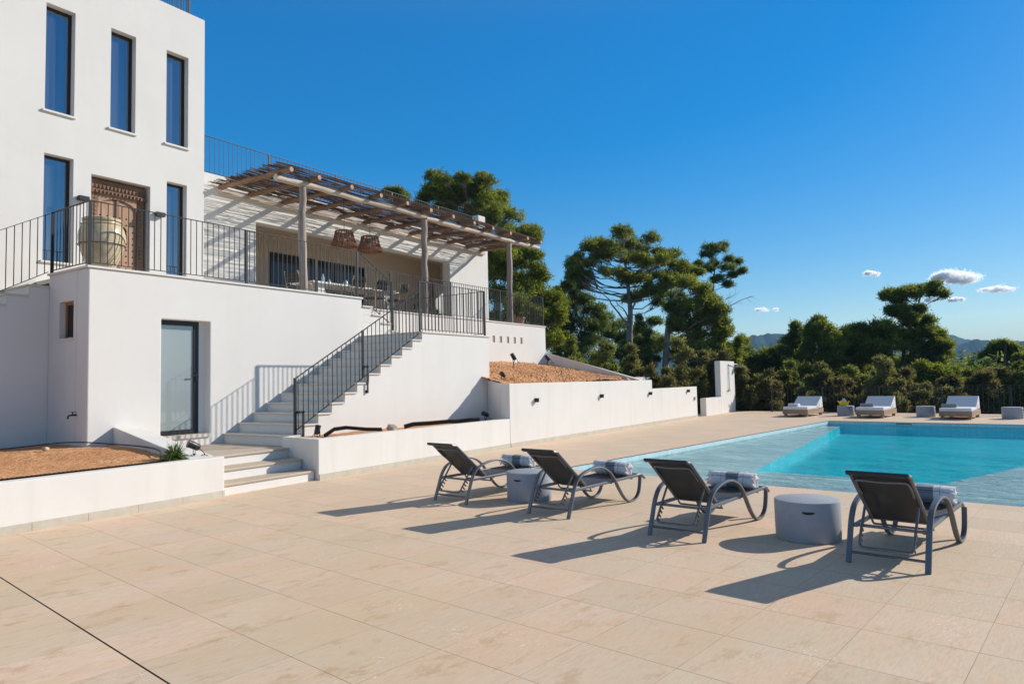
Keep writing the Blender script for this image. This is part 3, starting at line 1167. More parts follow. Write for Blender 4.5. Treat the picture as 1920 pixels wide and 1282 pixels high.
# stair down to the left of the terrace, along the tower
LS = thing('side_staircase', 'white side stair running down left along the tower below its railing', 'stairs', (4, 14.4, 0))
ls = MB()
poly = [(BX0, 13.97, 3.69)]
x, z = BX0, 3.69
for k in range(14):
    x2 = x - .335
    z2 = z - .19
    poly += [(x, 13.97, z2), (x2, 13.97, z2)]
    x, z = x2, z2
poly += [(x, 13.97, -.3), (BX0, 13.97, -.3)]
# split in columns so every face is convex
x, z = BX0, 3.69 - .19
for k in range(14):
    ls.box(x - .335, 13.971, -.3, x, 14.99, z - .033)
    x -= .335
    z -= .19
ls.build('stair_wall', M['plaster'], LS, world=True)
x, z = BX0, 3.69 - .19
for k in range(14):
    MB().box(x - .365, 13.94, z - .032, x - .001, 14.985, z).build('tread', M['tread'], LS, world=True)
    x -= .335
    z -= .19

# ------------------------------------------------------------------ main staircase
ST = thing('main_staircase', 'white outdoor staircase with stone treads climbing to the terrace', 'stairs', (10, 11.5, 0))
RX, TR, RH, LZ = 8.265, .333, .189, .504
body = MB()
for k in range(1, 12):
    xa = RX + TR * (k - 1)
    body.box(xa, 10.5, -.3, xa + TR if k < 11 else 11.92, 12.498, LZ + RH * k - .034)
body.box(11.921, 10.5, -.3, 14.5, 14.118, 2.74)
for k in range(1, 5):                               # upper flight, turning back to the terrace
    xb = 13.30 - .33 * (k - 1)
    body.box(11.993, 12.5 + .003 * k, 2.741 if k == 1 else 2.741 + .189 * (k - 1) - .0, xb, 14.115, 2.772 + .189 * k - .034)
body.build('stair_wall', M['plaster'], ST, world=True)
for k in range(1, 12):
    xa = RX + TR * (k - 1)
    MB().box(xa - .03, 10.472, LZ + RH * k - .033, xa + TR - .031, 12.496, LZ + RH * k).build('tread', M['tread'], ST, world=True, bevel=.006)
MB().box(RX + TR * 11 - .03, 10.472, 2.742, 14.54, 12.497, 2.775).build('upper_landing', M['tread'], ST, world=True, bevel=.006)
MB().box(11.93, 12.4975, 2.742, 14.50, 14.11, 2.774).build('upper_landing', M['tread'], ST, world=True)
for k in range(1, 5):
    xb = 13.30 - .33 * (k - 1)
    MB().box(xb - .30 - .001, 12.47, 2.772 + .189 * k - .033, xb + .03, 14.10, 2.772 + .189 * k).build('tread', M['tread'], ST, world=True)


# lower landing and three broad steps
def vdir(y):
    return (y - 9.37) * .124


LS2 = thing('entrance_steps', 'three broad sandy steps leading up to a low landing before the frosted door', 'stairs', (7, 10, 0))
b2 = MB()
YS = [9.42, 9.81, 10.26]
XR = [7.94, 7.99, 8.04]
for k in range(3):
    z = .168 * (k + 1)
    ya = YS[k]
    yb = YS[k + 1] if k < 2 else 12.496
    b2.prism([(6.16, ya - .035, 0), (XR[k] + (.0 if k < 2 else .22), ya + .035, 0), (XR[k] + (.05 if k < 2 else .22), yb, 0), (6.16, yb, 0)], (0, 0, z - .032))
b2.build('step_body', M['plaster'], LS2, world=True)
for k in range(3):
    z = .168 * (k + 1)
    ya = YS[k]
    yb = YS[k + 1] - .001 if k < 2 else 12.494
    MB().prism([(6.15, ya - .035 - .03, z - .031), (XR[k] - .002 + (.0 if k < 2 else .21), ya + .035 - .03, z - .031), (XR[k] + (.045 if k < 2 else .21), yb, z - .031), (6.15, yb, z - .031)],
               (0, 0, .032)).build('step_slab' if k < 2 else 'landing_slab', M['step_stone'], LS2, world=True, bevel=.005)

# ------------------------------------------------------------------ garden walls


def skirting(root, pts, L=.625, z1=.10, th=.014, side=-1):
    a, b = Vector(pts[0]), Vector(pts[1])
    d = (b - a)
    n = max(1, int(d.length / L))
    d.normalize()
    nn = Vector((d.y, -d.x, 0)) * th
    tot = (b - a).length
    s = 0
    while s < tot - .02:
        e = min(tot, s + L)
        p, q = a + d * (s + .002), a + d * (e - .002)
        MB().prism([p + nn, q + nn, q - nn * .3, p - nn * .3], (0, 0, z1)).build('skirting_tile', M['skirt'], root, world=True)
        s = e


PW = thing('planter_wall', 'low white planter wall in the left foreground ending at the steps', 'garden wall', (3, 9.2, 0))
yl = lambda x: 9.105 + (x - 2.87) * .047
m = MB()
m.prism([(-4, yl(-4), -.1), (6.13, yl(6.13), -.1), (6.13, yl(6.13) + .19, -.1), (-4, yl(-4) + .19, -.1)], (0, 0, .69))
m.build('wall', M['garden_plaster'], PW, world=True, bevel=.012)
# sloping cheek wall between planter and landing
m = MB()
vs = [(5.72, 9.48, -.1), (6.125, 9.46, -.1), (6.55, 12.497, -.1), (6.136, 12.497, -.1),
      (5.72, 9.48, .589), (6.125, 9.46, .578), (6.55, 12.497, .945), (6.136, 12.497, .955)]
m.add(vs, [(0, 3, 2, 1), (4, 5, 6, 7), (0, 1, 5, 4), (1, 2, 6, 5), (2, 3, 7, 6), (3, 0, 4, 7)])
m.build('sloping_cheek', M['garden_plaster'], PW, world=True, bevel=.012)
skirting(PW, [(-3.9, yl(-3.9) - .002, 0), (6.13, yl(6.13) - .002, 0)])

LW = thing('low_bed_wall', 'low white retaining wall running from the steps below the staircase', 'garden wall', (11, 9.5, 0))
ylw = lambda x: 9.35 + (x - 7.95) * .033
m = MB()
m.prism([(7.95, ylw(7.95), -.1), (13.99, ylw(13.99), -.1), (13.99, ylw(13.99) + .22, -.1), (7.977, ylw(7.95) + .22, -.1)], (0, 0, .79))
m.prism([(7.978, ylw(7.95) + .221, -.1), (8.25, ylw(7.95) + .23, -.1), (8.262, 10.497, -.1), (8.10, 10.497, -.1)], (0, 0, .786))
m.build('wall', M['garden_plaster'], LW, world=True, bevel=.008)
skirting(LW, [(7.96, ylw(7.96) - .002, 0), (13.98, ylw(13.98) - .002, 0)])

HW = thing('high_retaining_wall', 'tall white retaining wall holding the orange soil bank', 'garden wall', (18, 9.6, 0))
m = MB()
HY = 9.55
m.box(14.0, HY, -.1, 22.83, HY + .25, 1.545)
m.build('wall', M['garden_plaster'], HW, world=True, bevel=.012)
m = MB()
vs = [(14.0, 9.801, -.1), (14.22, 9.801, -.1), (14.62, 10.56, -.1), (14.385, 10.497, -.1), (14.0, 9.801, 1.545), (14.22, 9.801, 1.545), (14.62, 10.56, 1.66), (14.385, 10.497, 1.66)]
m.add(vs, [(0, 3, 2, 1), (4, 5, 6, 7), (0, 1, 5, 4), (1, 2, 6, 5), (2, 3, 7, 6), (3, 0, 4, 7)])
m.build('return_wall', M['garden_plaster'], HW, world=True, bevel=.008)
skirting(HW, [(14.01, HY - .002, 0), (22.82, HY - .002, 0)])
m = MB()
vs = [(22.35, 9.81, -.1), (22.62, 9.81, -.1), (23.62, 14.3, -.1), (23.285, 14.1, -.1), (22.35, 9.81, 1.56), (22.62, 9.81, 1.56), (23.62, 14.3, 2.70), (23.285, 14.1, 2.70)]
m.add(vs, [(0, 3, 2, 1), (4, 5, 6, 7), (0, 1, 5, 4), (1, 2, 6, 5), (2, 3, 7, 6), (3, 0, 4, 7)])
m.build('sloping_flank', M['garden_plaster'], HW, world=True, bevel=.012)

EW = thing('stepped_down_wall', 'lower white wall section right of the tall retaining wall', 'garden wall', (25, 9.6, 0))
m = MB()
m.box(22.832, HY + .004, -.1, 27.4, HY + .254, 1.235)
m.build('wall', M['garden_plaster'], EW, world=True, bevel=.012)
skirting(EW, [(22.84, HY, 0), (27.39, HY, 0)])
BW = thing('back_wall', 'short white wall top showing behind the retaining wall', 'garden wall', (27.5, 12, 0))
MB().box(26.2, 12.0, -.3, 28.58, 12.25, 1.66).build('wall', M['garden_plaster'], BW, world=True, bevel=.012)

SHW = thing('shower_wall', 'white outdoor shower pillar rising from a low wall at the paving edge', 'shower', (31, 9.6, 0))
m = MB()
m.box(30.5, HY, -.1, 32.6, HY + .25, 2.305)
m.build('pillar', M['garden_plaster'], SHW, world=True, bevel=.015)
m = MB()
m.box(28.46, HY, -.1, 30.498, HY + .25, .725)
m.box(27.2, 10.6, -.1, 30.4, 10.85, .72)
m.build('low_wall', M['garden_plaster'], SHW, world=True, bevel=.012)
m = MB()
m.tube([(31.58, HY - .04, 1.02), (31.64, HY - .04, 2.17)], .018, 8)
m.tube([(31.64, HY - .04, 2.17), (32.55, HY - .12, 2.18), (32.75, HY - .13, 2.16), (32.75, HY - .13, 2.08)], .018, 8)
for z in (1.02, 1.75):
    m.tube([(31.6, HY - .04, z), (31.6, HY, z)], .014, 6)
m.build('pipe', M['chrome'], SHW, world=True, smooth=True)
MB().lathe([(.0, .0), (.24, .0), (.24, .018), (.05, .03), (0, .03)], 20, (32.78, HY - .14, 2.05)).build('shower_head', M['chrome'], SHW, world=True)
m = MB()
m.tube([(31.45, HY - .05, 1.0), (31.75, HY - .05, 1.0)], .025, 8)
m.tube([(31.45, HY - .05, 1.0), (31.42, HY - .12, .93)], .015, 6)
m.build('mixer', M['chrome'], SHW, world=True)

# soil beds
def soil_patch(name, corners, zf, n=70, amp=.05, seed=0, m_=None):
    rng = np.random.default_rng(seed)
    m = MB()
    A, B, C, D2 = [Vector(c) for c in corners]
    ph = rng.uniform(0, 6.28, 40)
    ks = rng.normal(0, 1, (40, 2)) * np.linspace(.8, 9, 40)[:, None]
    n2 = m_ or n
    for j in range(n2 + 1):
        for i in range(n + 1):
            s, t = i / n, j / n2
            p = A.lerp(B, s).lerp(D2.lerp(C, s), t)
            h = sum(math.sin(ks[q, 0] * p.x + ks[q, 1] * p.y + ph[q]) / (1 + q * .35) for q in range(40))
            m.v.append((p.x, p.y, zf(s, t, p) + amp * h * .35 + rng.normal(0, amp * .12)))
    for j in range(n2):
        for i in range(n):
            a = j * (n + 1) + i
            m.f.append((a, a + 1, a + n + 2, a + n + 1))
            m.m.append(0)
    return structure(m.build(name, M['soil'], fix=False))


def zbank(s, t, p):
    return 1.53 + (2.42 - 1.53) * (t ** .85) - .24 * max(0, s - .45) * (t + .15) / .55


soil_patch('soil_bank', [(14.1, 9.79), (22.6, 9.79), (23.4, 14.2), (14.45, 14.2)], zbank, 130, .085, 4, 80)
soil_patch('soil_left_bed', [(-3.5, 9.05), (6.05, 9.40), (6.2, 14.1), (-3.5, 14.1)],
           lambda s, t, p: .55 + .10 * min(1, t * 1.6) + .05 * math.exp(-((p.x - 5.2) ** 2 + (p.y - 11.8) ** 2) / .5), 110, .03, 5, 80)
soil_patch('soil_middle_bed', [(8.1, 9.5), (14.1, 9.68), (14.4, 10.6), (8.2, 10.6)], lambda s, t, p: .645, 70, .02, 6, 20)

# ------------------------------------------------------------------ railings
BAL = {}


def baluster(root, p, h):
    key = round(h, 3)
    if key not in BAL:
        mb = MB().box(-.006, -.006, 0, .006, .006, h)
        me = bpy.data.meshes.new('baluster')
        me.from_pydata(mb.v, [], mb.f)
        me.materials.append(M['dark_metal'])
        BAL[key] = me
    o = bpy.data.objects.new('baluster', BAL[key])
    COL.objects.link(o)
    o.parent = root
    o.location = Vector(p) - root.location


def rail_run(root, a, b, h=1.13, low=.06, spacing=.118, posts=(), toph=None, start=.5):
    """one straight flight of railing between base points a and b (may slope)"""
    a, b = Vector(a), Vector(b)
    up = Vector((0, 0, h))
    lo = Vector((0, 0, low))
    MB().bar(a + up, b + up, .035, .012).build('top_rail', M['dark_metal'], root, world=True)
    MB().bar(a + lo, b + lo, .028, .012).build('bottom_rail', M['dark_metal'], root, world=True)
    L = Vector((b.x - a.x, b.y - a.y, 0)).length
    n = int(L / spacing)
    for k in range(n):
        t = (k + start) / n
        p = a.lerp(b, t)
        if any(abs(t - q) * L < .035 for q in posts):
            continue
        baluster(root, p + lo, h - low)
    for q in posts:
        p = a.lerp(b, q)
        MB().box(p.x - .024, p.y - .016, p.z + .0, p.x + .024, p.y + .016, p.z + h + .006).build('post', M['dark_metal'], root, world=True)


RG = 'dark metal railings of the villa'
r1 = thing('railing', 'dark railing along the front terrace edge before the carved door', 'railing', (8.8, 12.55, 3.72), 0, RG)
rail_run(r1, (5.74, 12.55, 3.722), (11.90, 12.55, 3.722), posts=(0, .497, 1))
r1b = thing('railing', 'short sloping railing of the upper stair flight beside the upper landing', 'railing', (12.5, 12.55, 3.3), 0, RG)
rail_run(r1b, (11.95, 12.55, 3.722), (13.12, 12.55, 3.06), h=1.13, low=.03, posts=(1,))
MB().box(13.10, 12.53, 2.776, 13.14, 12.57, 3.07).build('post', M['dark_metal'], r1b, world=True)
r2 = thing('railing', 'dark railing on the far terrace edge behind the upper landing', 'railing', (17.5, 14.16, 3.72), 0, RG)
rail_run(r2, (11.98, 14.16, 3.722), (23.2, 14.16, 3.722), posts=(0, .245, .492, .74, 1))
r3 = thing('railing', 'dark railing closing the right end of the porch terrace', 'railing', (23.2, 15.5, 3.72), 0, RG)
rail_run(r3, (23.2, 14.22, 3.722), (23.2, 16.8, 3.722), posts=(.5,))
r4 = thing('railing', 'dark railing round the upper stair landing', 'railing', (13, 10.55, 2.775), 0, RG)
rail_run(r4, (11.90, 10.55, 2.775), (14.40, 10.55, 2.775), h=1.15, low=.05, posts=(0, 1))
rail_run(r4, (14.40, 10.57, 2.775), (14.40, 14.06, 2.775), h=1.15, low=.05)
r5 = thing('railing', 'sloping railing on the open side of the main staircase', 'railing', (10, 10.55, 1.5), 0, RG)
zst = lambda x: LZ + RH * (x - RX + .03) / TR + .155
rail_run(r5, (8.44, 10.55, zst(8.44)), (11.87, 10.55, zst(11.87)), h=.965, low=.0, posts=(.495,))
MB().box(8.405, 10.53, .70, 8.45, 10.57, zst(8.44) + .97).build('post', M['dark_metal'], r5, world=True)
m = MB()
m.box(8.52, 10.455, .53, 8.565, 10.468, 1.13)
m.box(8.45, 10.455, 1.09, 8.565, 10.56, 1.13)
m.box(8.52, 10.455, .53, 8.565, 10.50, .575)
m.box(10.16, 10.455, 1.42, 10.20, 10.468, 1.98)
m.box(10.11, 10.455, 1.94, 10.20, 10.56, 1.98)
m.tube([(10.18, 10.47, 1.45), (10.18, 10.50, 1.45)], .035, 10)
m.build('side_bracket', M['dark_metal'], r5, world=True)
r6 = thing('railing', 'dark railing turning the left terrace corner and descending the side stair', 'railing', (5.74, 13.95, 3.72), 0, RG)
rail_run(r6, (5.74, 12.60, 3.722), (5.74, 13.95, 3.722), posts=(1,))
rail_run(r6, (5.70, 14.0, 3.70), (1.6, 14.0, 3.70 - 4.1 * .567), h=1.13, low=.06)
r7 = thing('railing', 'dark railing along the roof edge above the porch', 'railing', (16, 17.0, WZ), 0, RG)
rail_run(r7, (9.45, 17.0, WZ + .02), (22.7, 17.0, WZ + .02), h=1.02, low=.05, spacing=.14, posts=(.05, .244, .437, .63, .82))
r8 = thing('railing', 'dark railing on the tower roof at the top of the picture', 'railing', (8, 15.3, 10.36), 0, RG)
rail_run(r8, (3.5, 15.25, 10.36), (9.13, 15.25, 10.36), posts=(.5, 1))
rail_run(r8, (9.13, 15.3, 10.36), (9.13, 19.0, 10.36))

# fence behind the far daybeds
fn = thing('pool_fence', 'thin dark bar fence at the far paving edge behind the daybeds', 'fence', fromP(30.95, 6, 0), POOLROT)
fa, fb = 11.75, -3.5
for z in (.10, 1.08):
    MB().bar((0, fa - 6, z), (0, fb - 6, z), .03, .014).build('rail', M['dark_metal'], fn)
n = int((fa - fb) / .158)
bmesh_bar = MB().box(-.007, -.007, .0, .007, .007, .98)
bme = bpy.data.meshes.new('bar')
bme.from_pydata(bmesh_bar.v, [], bmesh_bar.f)
bme.materials.append(M['dark_metal'])
for k in range(n):
    v = fa - (k + .5) * (fa - fb) / n
    o = bpy.data.objects.new('bar', bme)
    COL.objects.link(o)
    o.parent = fn
    o.location = (0, v - 6, .10)
for k in range(8):
    v = fa - k * (fa - fb) / 7
    MB().box(-.022, v - 6 - .022, 0, .022, v - 6 + .022, 1.1).build('post', M['dark_metal'], fn)

# ------------------------------------------------------------------ pergola
PG = thing('pergola', 'rustic log pergola with a reed roof over the porch terrace', 'pergola', (16.5, 15, 3.7))


def log(mb, a, b, r0, r1, seed, n=10, seg=9, wob=.02):
    rng = random.Random(seed)
    a, b = Vector(a), Vector(b)
    path, rs_ = [], []
    for k in range(seg + 1):
        t = k / seg
        w = Vector((rng.uniform(-wob, wob), rng.uniform(-wob, wob), rng.uniform(-wob, wob))) if 0 < k < seg else Vector()
        path.append(a.lerp(b, t) + w)
        rs_.append((r0 + (r1 - r0) * t) * rng.uniform(.92, 1.08))
    mb.tube(path, rs_, n)


for i, x in enumerate((11.72, 16.45, 21.21)):
    m = MB()
    log(m, (x, 14.35, 3.66), (x, 14.35, 6.72), .105, .095, 40 + i)
    m.build('post', M['log_z'], PG, world=True, smooth=True)
for i, (xa, xb) in enumerate(((10.89, 16.5), (16.52, 23.3))):
    m = MB()
    log(m, (xa, 14.35, 6.80), (xb, 14.35, 6.84), .085, .078, 50 + i, seg=16)
    m.build('long_beam', M['log_x'], PG, world=True, smooth=True)
for i, x in enumerate((11.04, 11.92, 13.04, 14.15, 15.25, 16.32, 17.42, 18.55, 19.63, 20.73, 21.87, 22.82)):
    m = MB()
    log(m, (x, 13.93, 6.955 + random.uniform(-.015, .015)), (x + random.uniform(-.04, .04), 16.84, 6.99), .066 + random.uniform(-.006, .01), .074, 60 + i)
    b = m.build('rafter', M['log_y'], PG, world=True, smooth=True)
    m2 = MB()
    p = Vector((x, 13.93, 6.955)) - PG.location
    m2.tube([p + Vector((0, -.006, 0)), p + Vector((0, .004, 0))], .058, 12)
    m2.build('sawn_end', M['cut_end'], b)
MB().box(10.95, 16.76, 6.82, 23.0, 16.848, 6.93).build('wall_plate', M['log_x'], PG, world=True)
rm = MB()
rr = random.Random(5)
y = 14.12
while y < 16.82:
    x = 10.75 + rr.uniform(-.12, .12)
    while x < 22.75:
        L = rr.uniform(1.2, 2.6)
        xe = min(x + L, 22.80 + rr.uniform(-.1, .12))
        if rr.random() > .16:
            r = rr.uniform(.0055, .0105)
            ys = y + rr.uniform(-.010, .010)
            tilt = rr.uniform(-.05, .05)
            zz = 7.045 + rr.uniform(0, .05)
            pth = []
            for k in range(4):
                t = k / 3
                pth.append((x + (xe - x) * t, ys + tilt * (t - .5) + rr.uniform(-.014, .014), zz + rr.uniform(-.012, .012)))
            rm.tube(pth, r, 4, cap=False)
        x = xe + rr.uniform(-.1, .12)
    y += rr.choice((.013, .015, .017, .019, .023, .030))
rm.build('reed_roof', M['reed'], PG, world=True, fix=False)
em = MB()
for k in range(7):
    em.tube([(10.72 + i * .6, 14.09 + rr.uniform(-.014, .014), 7.04 + k * .012 + rr.uniform(-.012, .012)) for i in range(21)], .009, 5)
em.build('reed_edge', M['reed'], PG, world=True, fix=False)

# pendant lamps
for i, (x, z) in enumerate(((13.95, 5.63), (14.98, 5.63))):
    pl = thing('pendant_lamp', ('left' if i == 0 else 'right') + ' rattan pendant lamp hanging under the reed roof', 'lamp', (x, 15.25, z), 0, 'rattan pendant lamps')
    m = MB()
    rl = random.Random(i)
    for k in range(130):
        a = 2 * math.pi * k / 130 + rl.uniform(-.03, .03)
        a2 = a + rl.uniform(-.10, .10)
        m.tube([(.385 * math.cos(a), .385 * math.sin(a), rl.uniform(-.02, .01)), (.30 * math.cos(a2), .30 * math.sin(a2), .22), (.255 * math.cos(a2), .255 * math.sin(a2), .43)], .008, 4)
    for r, z2 in ((.385, .0), (.37, .05), (.30, .22), (.255, .42), (.25, .44)):
        m.tube([(r * math.cos(t * .2618), r * math.sin(t * .2618), z2) for t in range(25)], .010, 5, cap=False)
    m.build('shade', M['rattan'], pl, fix=False)
    m = MB()
    m.tube([(0, 0, .30), (.01, 0, .8), (-.02, 0, 1.36)], .007, 6)
    m.tube([(-.25, 0, .44), (.25, 0, .44)], .007, 5)
    m.build('cord', M['black_metal'], pl)
    MB().lathe([(0, 0), (.035, .02), (.045, .06), (.02, .11), (.02, .16)], 12, (0, 0, .14)).build('bulb', M['white_paint'], pl, smooth=True)

# wall spots on tower and garden walls
for i, (x, z) in enumerate(((6.70, 5.48), (8.29, 5.45))):
    w = thing('wall_lamp', 'dark box wall lamp ' + ('left' if i == 0 else 'right') + ' of the carved door', 'wall lamp', (x, TY, z), 0, 'box lamps beside the carved door')
    MB().box(-.10, -.12, -.045, .10, -.012, .045).build('lamp_body', M['dark_metal'], w, bevel=.005)
    MB().box(-.06, -.012, -.03, .06, .002, .03).build('mount', M['black_metal'], w)
for i, (x, z, lab) in enumerate(((15.17, 1.10, 'first garden wall spot, nearest the staircase'), (18.86, 1.10, 'second garden wall spot, in the middle of the tall wall'), (22.56, 1.08, 'third garden wall spot, by the step in the wall top'),
                                 (26.31, 1.08, 'fourth garden wall spot, on the lower wall section'))):
    w = thing('wall_spot', 'small black ' + lab, 'wall lamp', (x, HY if i < 3 else HY + .004, z), 0, 'black spots on the garden wall')
    MB().box(-.036, -.10, -.05, .036, -.0, .045).build('lamp_body', M['black_metal'], w, bevel=.008)
    MB().box(-.042, -.125, .0455, .042, 0, .055).build('hood', M['black_metal'], w)
w = thing('wall_socket', 'small grey weatherproof socket low on the end of the white wall', 'socket', (27.07, HY + .004, .76))
MB().box(-.045, -.05, -.06, .045, 0, .06).build('box', simple('grey_socket', (.45, .45, .45), .6), w, bevel=.01)
MB().box(-.05, -.065, .04, .05, -.01, .068).build('flap', simple('grey_socket_flap', (.38, .38, .38), .6), w)

# tap on the shaded side wall
tp = thing('garden_tap', 'small dark tap on the shaded side wall below the terrace', 'tap', (BX0 + .003, 12.87, 1.18))
m = MB()
m.tube([(0, 0, 0), (-.09, 0, 0)], .016, 8)
m.tube([(-.06, 0, 0), (-.06, 0, .05)], .010, 8)
m.build('valve', M['black_metal'], tp)
MB().tube([(-.09, 0, 0), (-.13, 0, -.01), (-.14, 0, -.06)], .014, 8).build('spout', M['black_metal'], tp)
MB().box(-.10, -.008, .05, -.02, .008, .06).build('handle', M['black_metal'], tp)

# ------------------------------------------------------------------ ceramic jar
jr = thing('ceramic_jar', 'large pale glazed storage jar standing at the terrace corner before the carved door', 'jar', (6.32, 13.35, 3.70))
prof = [(.15, 0), (.17, .02), (.235, .16), (.325, .38), (.380, .60), (.385, .74), (.35, .87), (.305, .95), (.30, .985), (.325, .99), (.33, 1.03), (.30, 1.045), (.27, 1.03), (.25, .97)]
m_jar, nt, b = new_mat('cream_glaze')
p = coord(nt)
nn = noise(nt, p, 3.0, 6, 0.6, 1.2)
c = ramp(nt, nn, [(0.3, (0.42, 0.32, 0.175)), (0.5, (0.57, 0.46, 0.29)), (0.75, (0.66, 0.57, 0.40))])
nt.links.new(c, b.inputs['Base Color'])
b.inputs['Roughness'].default_value = 0.25
pp = [Vector((r, 0, z)) for r, z in prof]
MB().lathe([(q.x, q.z) for q in catmull(pp[:9], 4)] + prof[9:], 40).build('body', m_jar, jr, smooth=True)
m = MB()
m.tube([(.388 * math.cos(k * .2618), .388 * math.sin(k * .2618), .55) for k in range(25)], .008, 5, cap=False)
for off in (0.4, 2.4, 4.6):
    m.tube([(.0 + .392 * math.sin(max(.05, min(1, .98 * math.sin(math.pi * (.18 + .64 * t))))) * 1.02 * math.cos(off + t * 1.6), .392 * math.sin(max(.05, min(1, .98 * math.sin(math.pi * (.18 + .64 * t))))) * 1.02 * math.sin(off + t * 1.6), .1 + .85 * t) for t in [k / 14 for k in range(15)]], .004, 4)
m.build('wire', M['rope'], jr)
m = MB()
m.tube([(.33 * math.cos(a), .33 * math.sin(a), .93) for a in [k * .2618 for k in range(25)]], .015, 5, cap=False)
m.build('cord', m_jar, jr)
m = MB()
for k in range(9):
    m.tube([(.30 + .012 * k * .2, -.10, .96), (.36 + .006 * k, -.12 + .01 * k, .90 - .004 * k), (.37 + .004 * k, -.13 + .014 * k, .78 - .006 * k)], .012, 5)
m.build('rope_bundle', M['rope'], jr)

# ------------------------------------------------------------------ dining table, chairs, plants on the porch
tb = thing('dining_table', 'long pale dining table under the pergola behind the railing', 'table', (14.3, 15.5, 3.70))
MB().box(-1.7, -.48, .72, 1.7, .48, .77).build('tabletop', M['white_paint'], tb, bevel=.006)
for x in (-1.28, 1.3):
    MB().box(x - .13, -.36, 0, x + .13, .36, .719).build('leg', M['white_paint'], tb)


def make_chair(loc, rz, label):
    c = thing('dining_chair', label, 'chair', loc, rz, 'dining chairs round the porch table')
    for sx in (-1, 1):
        MB().tube([(sx * .23, -.24, 0), (sx * .225, -.22, .45), (sx * .235, -.27, .80), (sx * .22, -.33, .96)], .018, 7).build('leg', M['chair_wood'], c)
        MB().tube([(sx * .24, .24, 0), (sx * .235, .22, .45), (sx * .235, .20, .64)], .018, 7).build('leg', M['chair_wood'], c)
        MB().tube([(sx * .236, .22, .64), (sx * .24, 0, .66), (sx * .235, -.26, .68)], .016, 7).build('armrest', M['chair_wood'], c)
    MB().box(-.22, -.22, .42, .22, .24, .455).build('seat', M['black_cord'], c)
    m = MB()
    for k in range(16):
        x = -.21 + k * .028
        m.bar((x, -.255, .66), (x * .97, -.325, .93), .02, .008)
    for z in (.66, .75, .84, .93):
        y = -.255 - (z - .66) / .27 * .07
        m.bar((-.22, y, z), (.22, y, z), .02, .012)
    m.build('backrest', M['black_cord'], c)
    return c


ch = make_chair((14.72, 14.78, 3.70), 0, 'woven back dining chair in front of the table, left of the sloping rail post')
dup(ch, (15.62, 14.80, 3.70), .25, 'woven back dining chair at the right front end of the table')
dup(ch, (13.85, 14.80, 3.70), -.05, 'woven back dining chair in front of the table, behind the railing post')
dup(ch, (12.30, 15.2, 3.70), -1.4, 'dining chair at the left end of the table beside the log post')
dup(ch, (13.6, 16.35, 3.70), math.pi, 'dining chair on the wall side of the table, left of centre')
dup(ch, (14.6, 16.35, 3.70), math.pi, 'dining chair on the wall side of the table, right of centre')
dup(ch, (15.5, 16.35, 3.70), math.pi, 'dining chair on the wall side of the table, right end')
for i, (x, y, r, h, lab) in enumerate(((13.2, 15.3, .045, .26, 'tall clear bottle on the left end of the dining table'), (13.55, 15.45, .06, .16, 'glass carafe near the left of the dining table'),
                                       (13.95, 15.25, .04, .13, 'drinking glass near the middle of the dining table'), (14.25, 15.5, .05, .22, 'blue glass vase in the middle of the dining table'),
                                       (14.7, 15.3, .04, .13, 'drinking glass right of the blue vase on the dining table'))):
    o = MB().lathe([(0, 0), (r, 0), (r, h * .6), (r * .5, h * .8), (r * .5, h), (0, h)], 14).build('glass_vessel', M['blue_glass'], None, smooth=True)
    o.location = (x, y, 4.471)
    tag(o, lab, 'glassware', 'glasses and bottles on the dining table')


def blades(m, n, c, L, w, spread, rng, droop=.3, up=.6):
    for k in range(n):
        a = rng.uniform(0, 2 * math.pi)
        e = rng.uniform(0.05, 1) ** .7 * spread
        l = L * rng.uniform(.6, 1.05)
        d = Vector((math.cos(a) * math.sin(e), math.sin(a) * math.sin(e), math.cos(e)))
        s = Vector((-math.sin(a), math.cos(a), 0)) * (w * rng.uniform(.7, 1.1) / 2)
        p0 = Vector(c)
        pm = p0 + d * (l * .55)
        pe = p0 + d * l + Vector((0, 0, -droop * l * math.sin(e)))
        m.add([p0 - s * .6, p0 + s * .6, pm + s, pm - s, pe], [(0, 1, 2, 3), (3, 2, 4)])


yc = thing('yucca_plant', 'spiky yucca in a dark pot on the porch behind the stair railing', 'plant', (17.9, 16.0, 3.70))
MB().lathe([(0, 0), (.17, 0), (.22, .30), (.20, .30), (.18, .27), (0, .27)], 20).build('pot', M['black_metal'], yc, smooth=True)
m = MB()
rg = random.Random(3)
for cz in (.45, .6, .78):
    blades(m, 50, (rg.uniform(-.1, .1), rg.uniform(-.1, .1), cz), .42, .03, 1.9, rg, .25)
m.build('leaves', M['yucca_leaf'], yc, fix=False)
MB().tube([(0, 0, .25), (.02, 0, .8)], .03, 8).build('stem', M['bark'], yc)
gp = thing('green_pot_plant', 'leafy green pot plant at the right end of the porch opening', 'plant', (19.15, 16.2, 3.70))
MB().lathe([(0, 0), (.16, 0), (.20, .26), (.18, .26), (0, .22)], 20).build('pot', M['black_metal'], gp, smooth=True)
m = MB()
blades(m, 160, (0, 0, .22), .55, .05, 1.5, rg, .5)
m.build('leaves', M['grass_leaf'], gp, fix=False)
op = thing('terracotta_pot_plant', 'oleander in a small terracotta pot on the right terrace corner', 'plant', (22.12, 14.62, 3.70))
MB().lathe([(0, 0), (.19, 0), (.26, .27), (.28, .27), (.28, .33), (.24, .33), (.22, .28), (0, .28)], 24).build('pot', M['terracotta'], op, smooth=True)
m = MB()
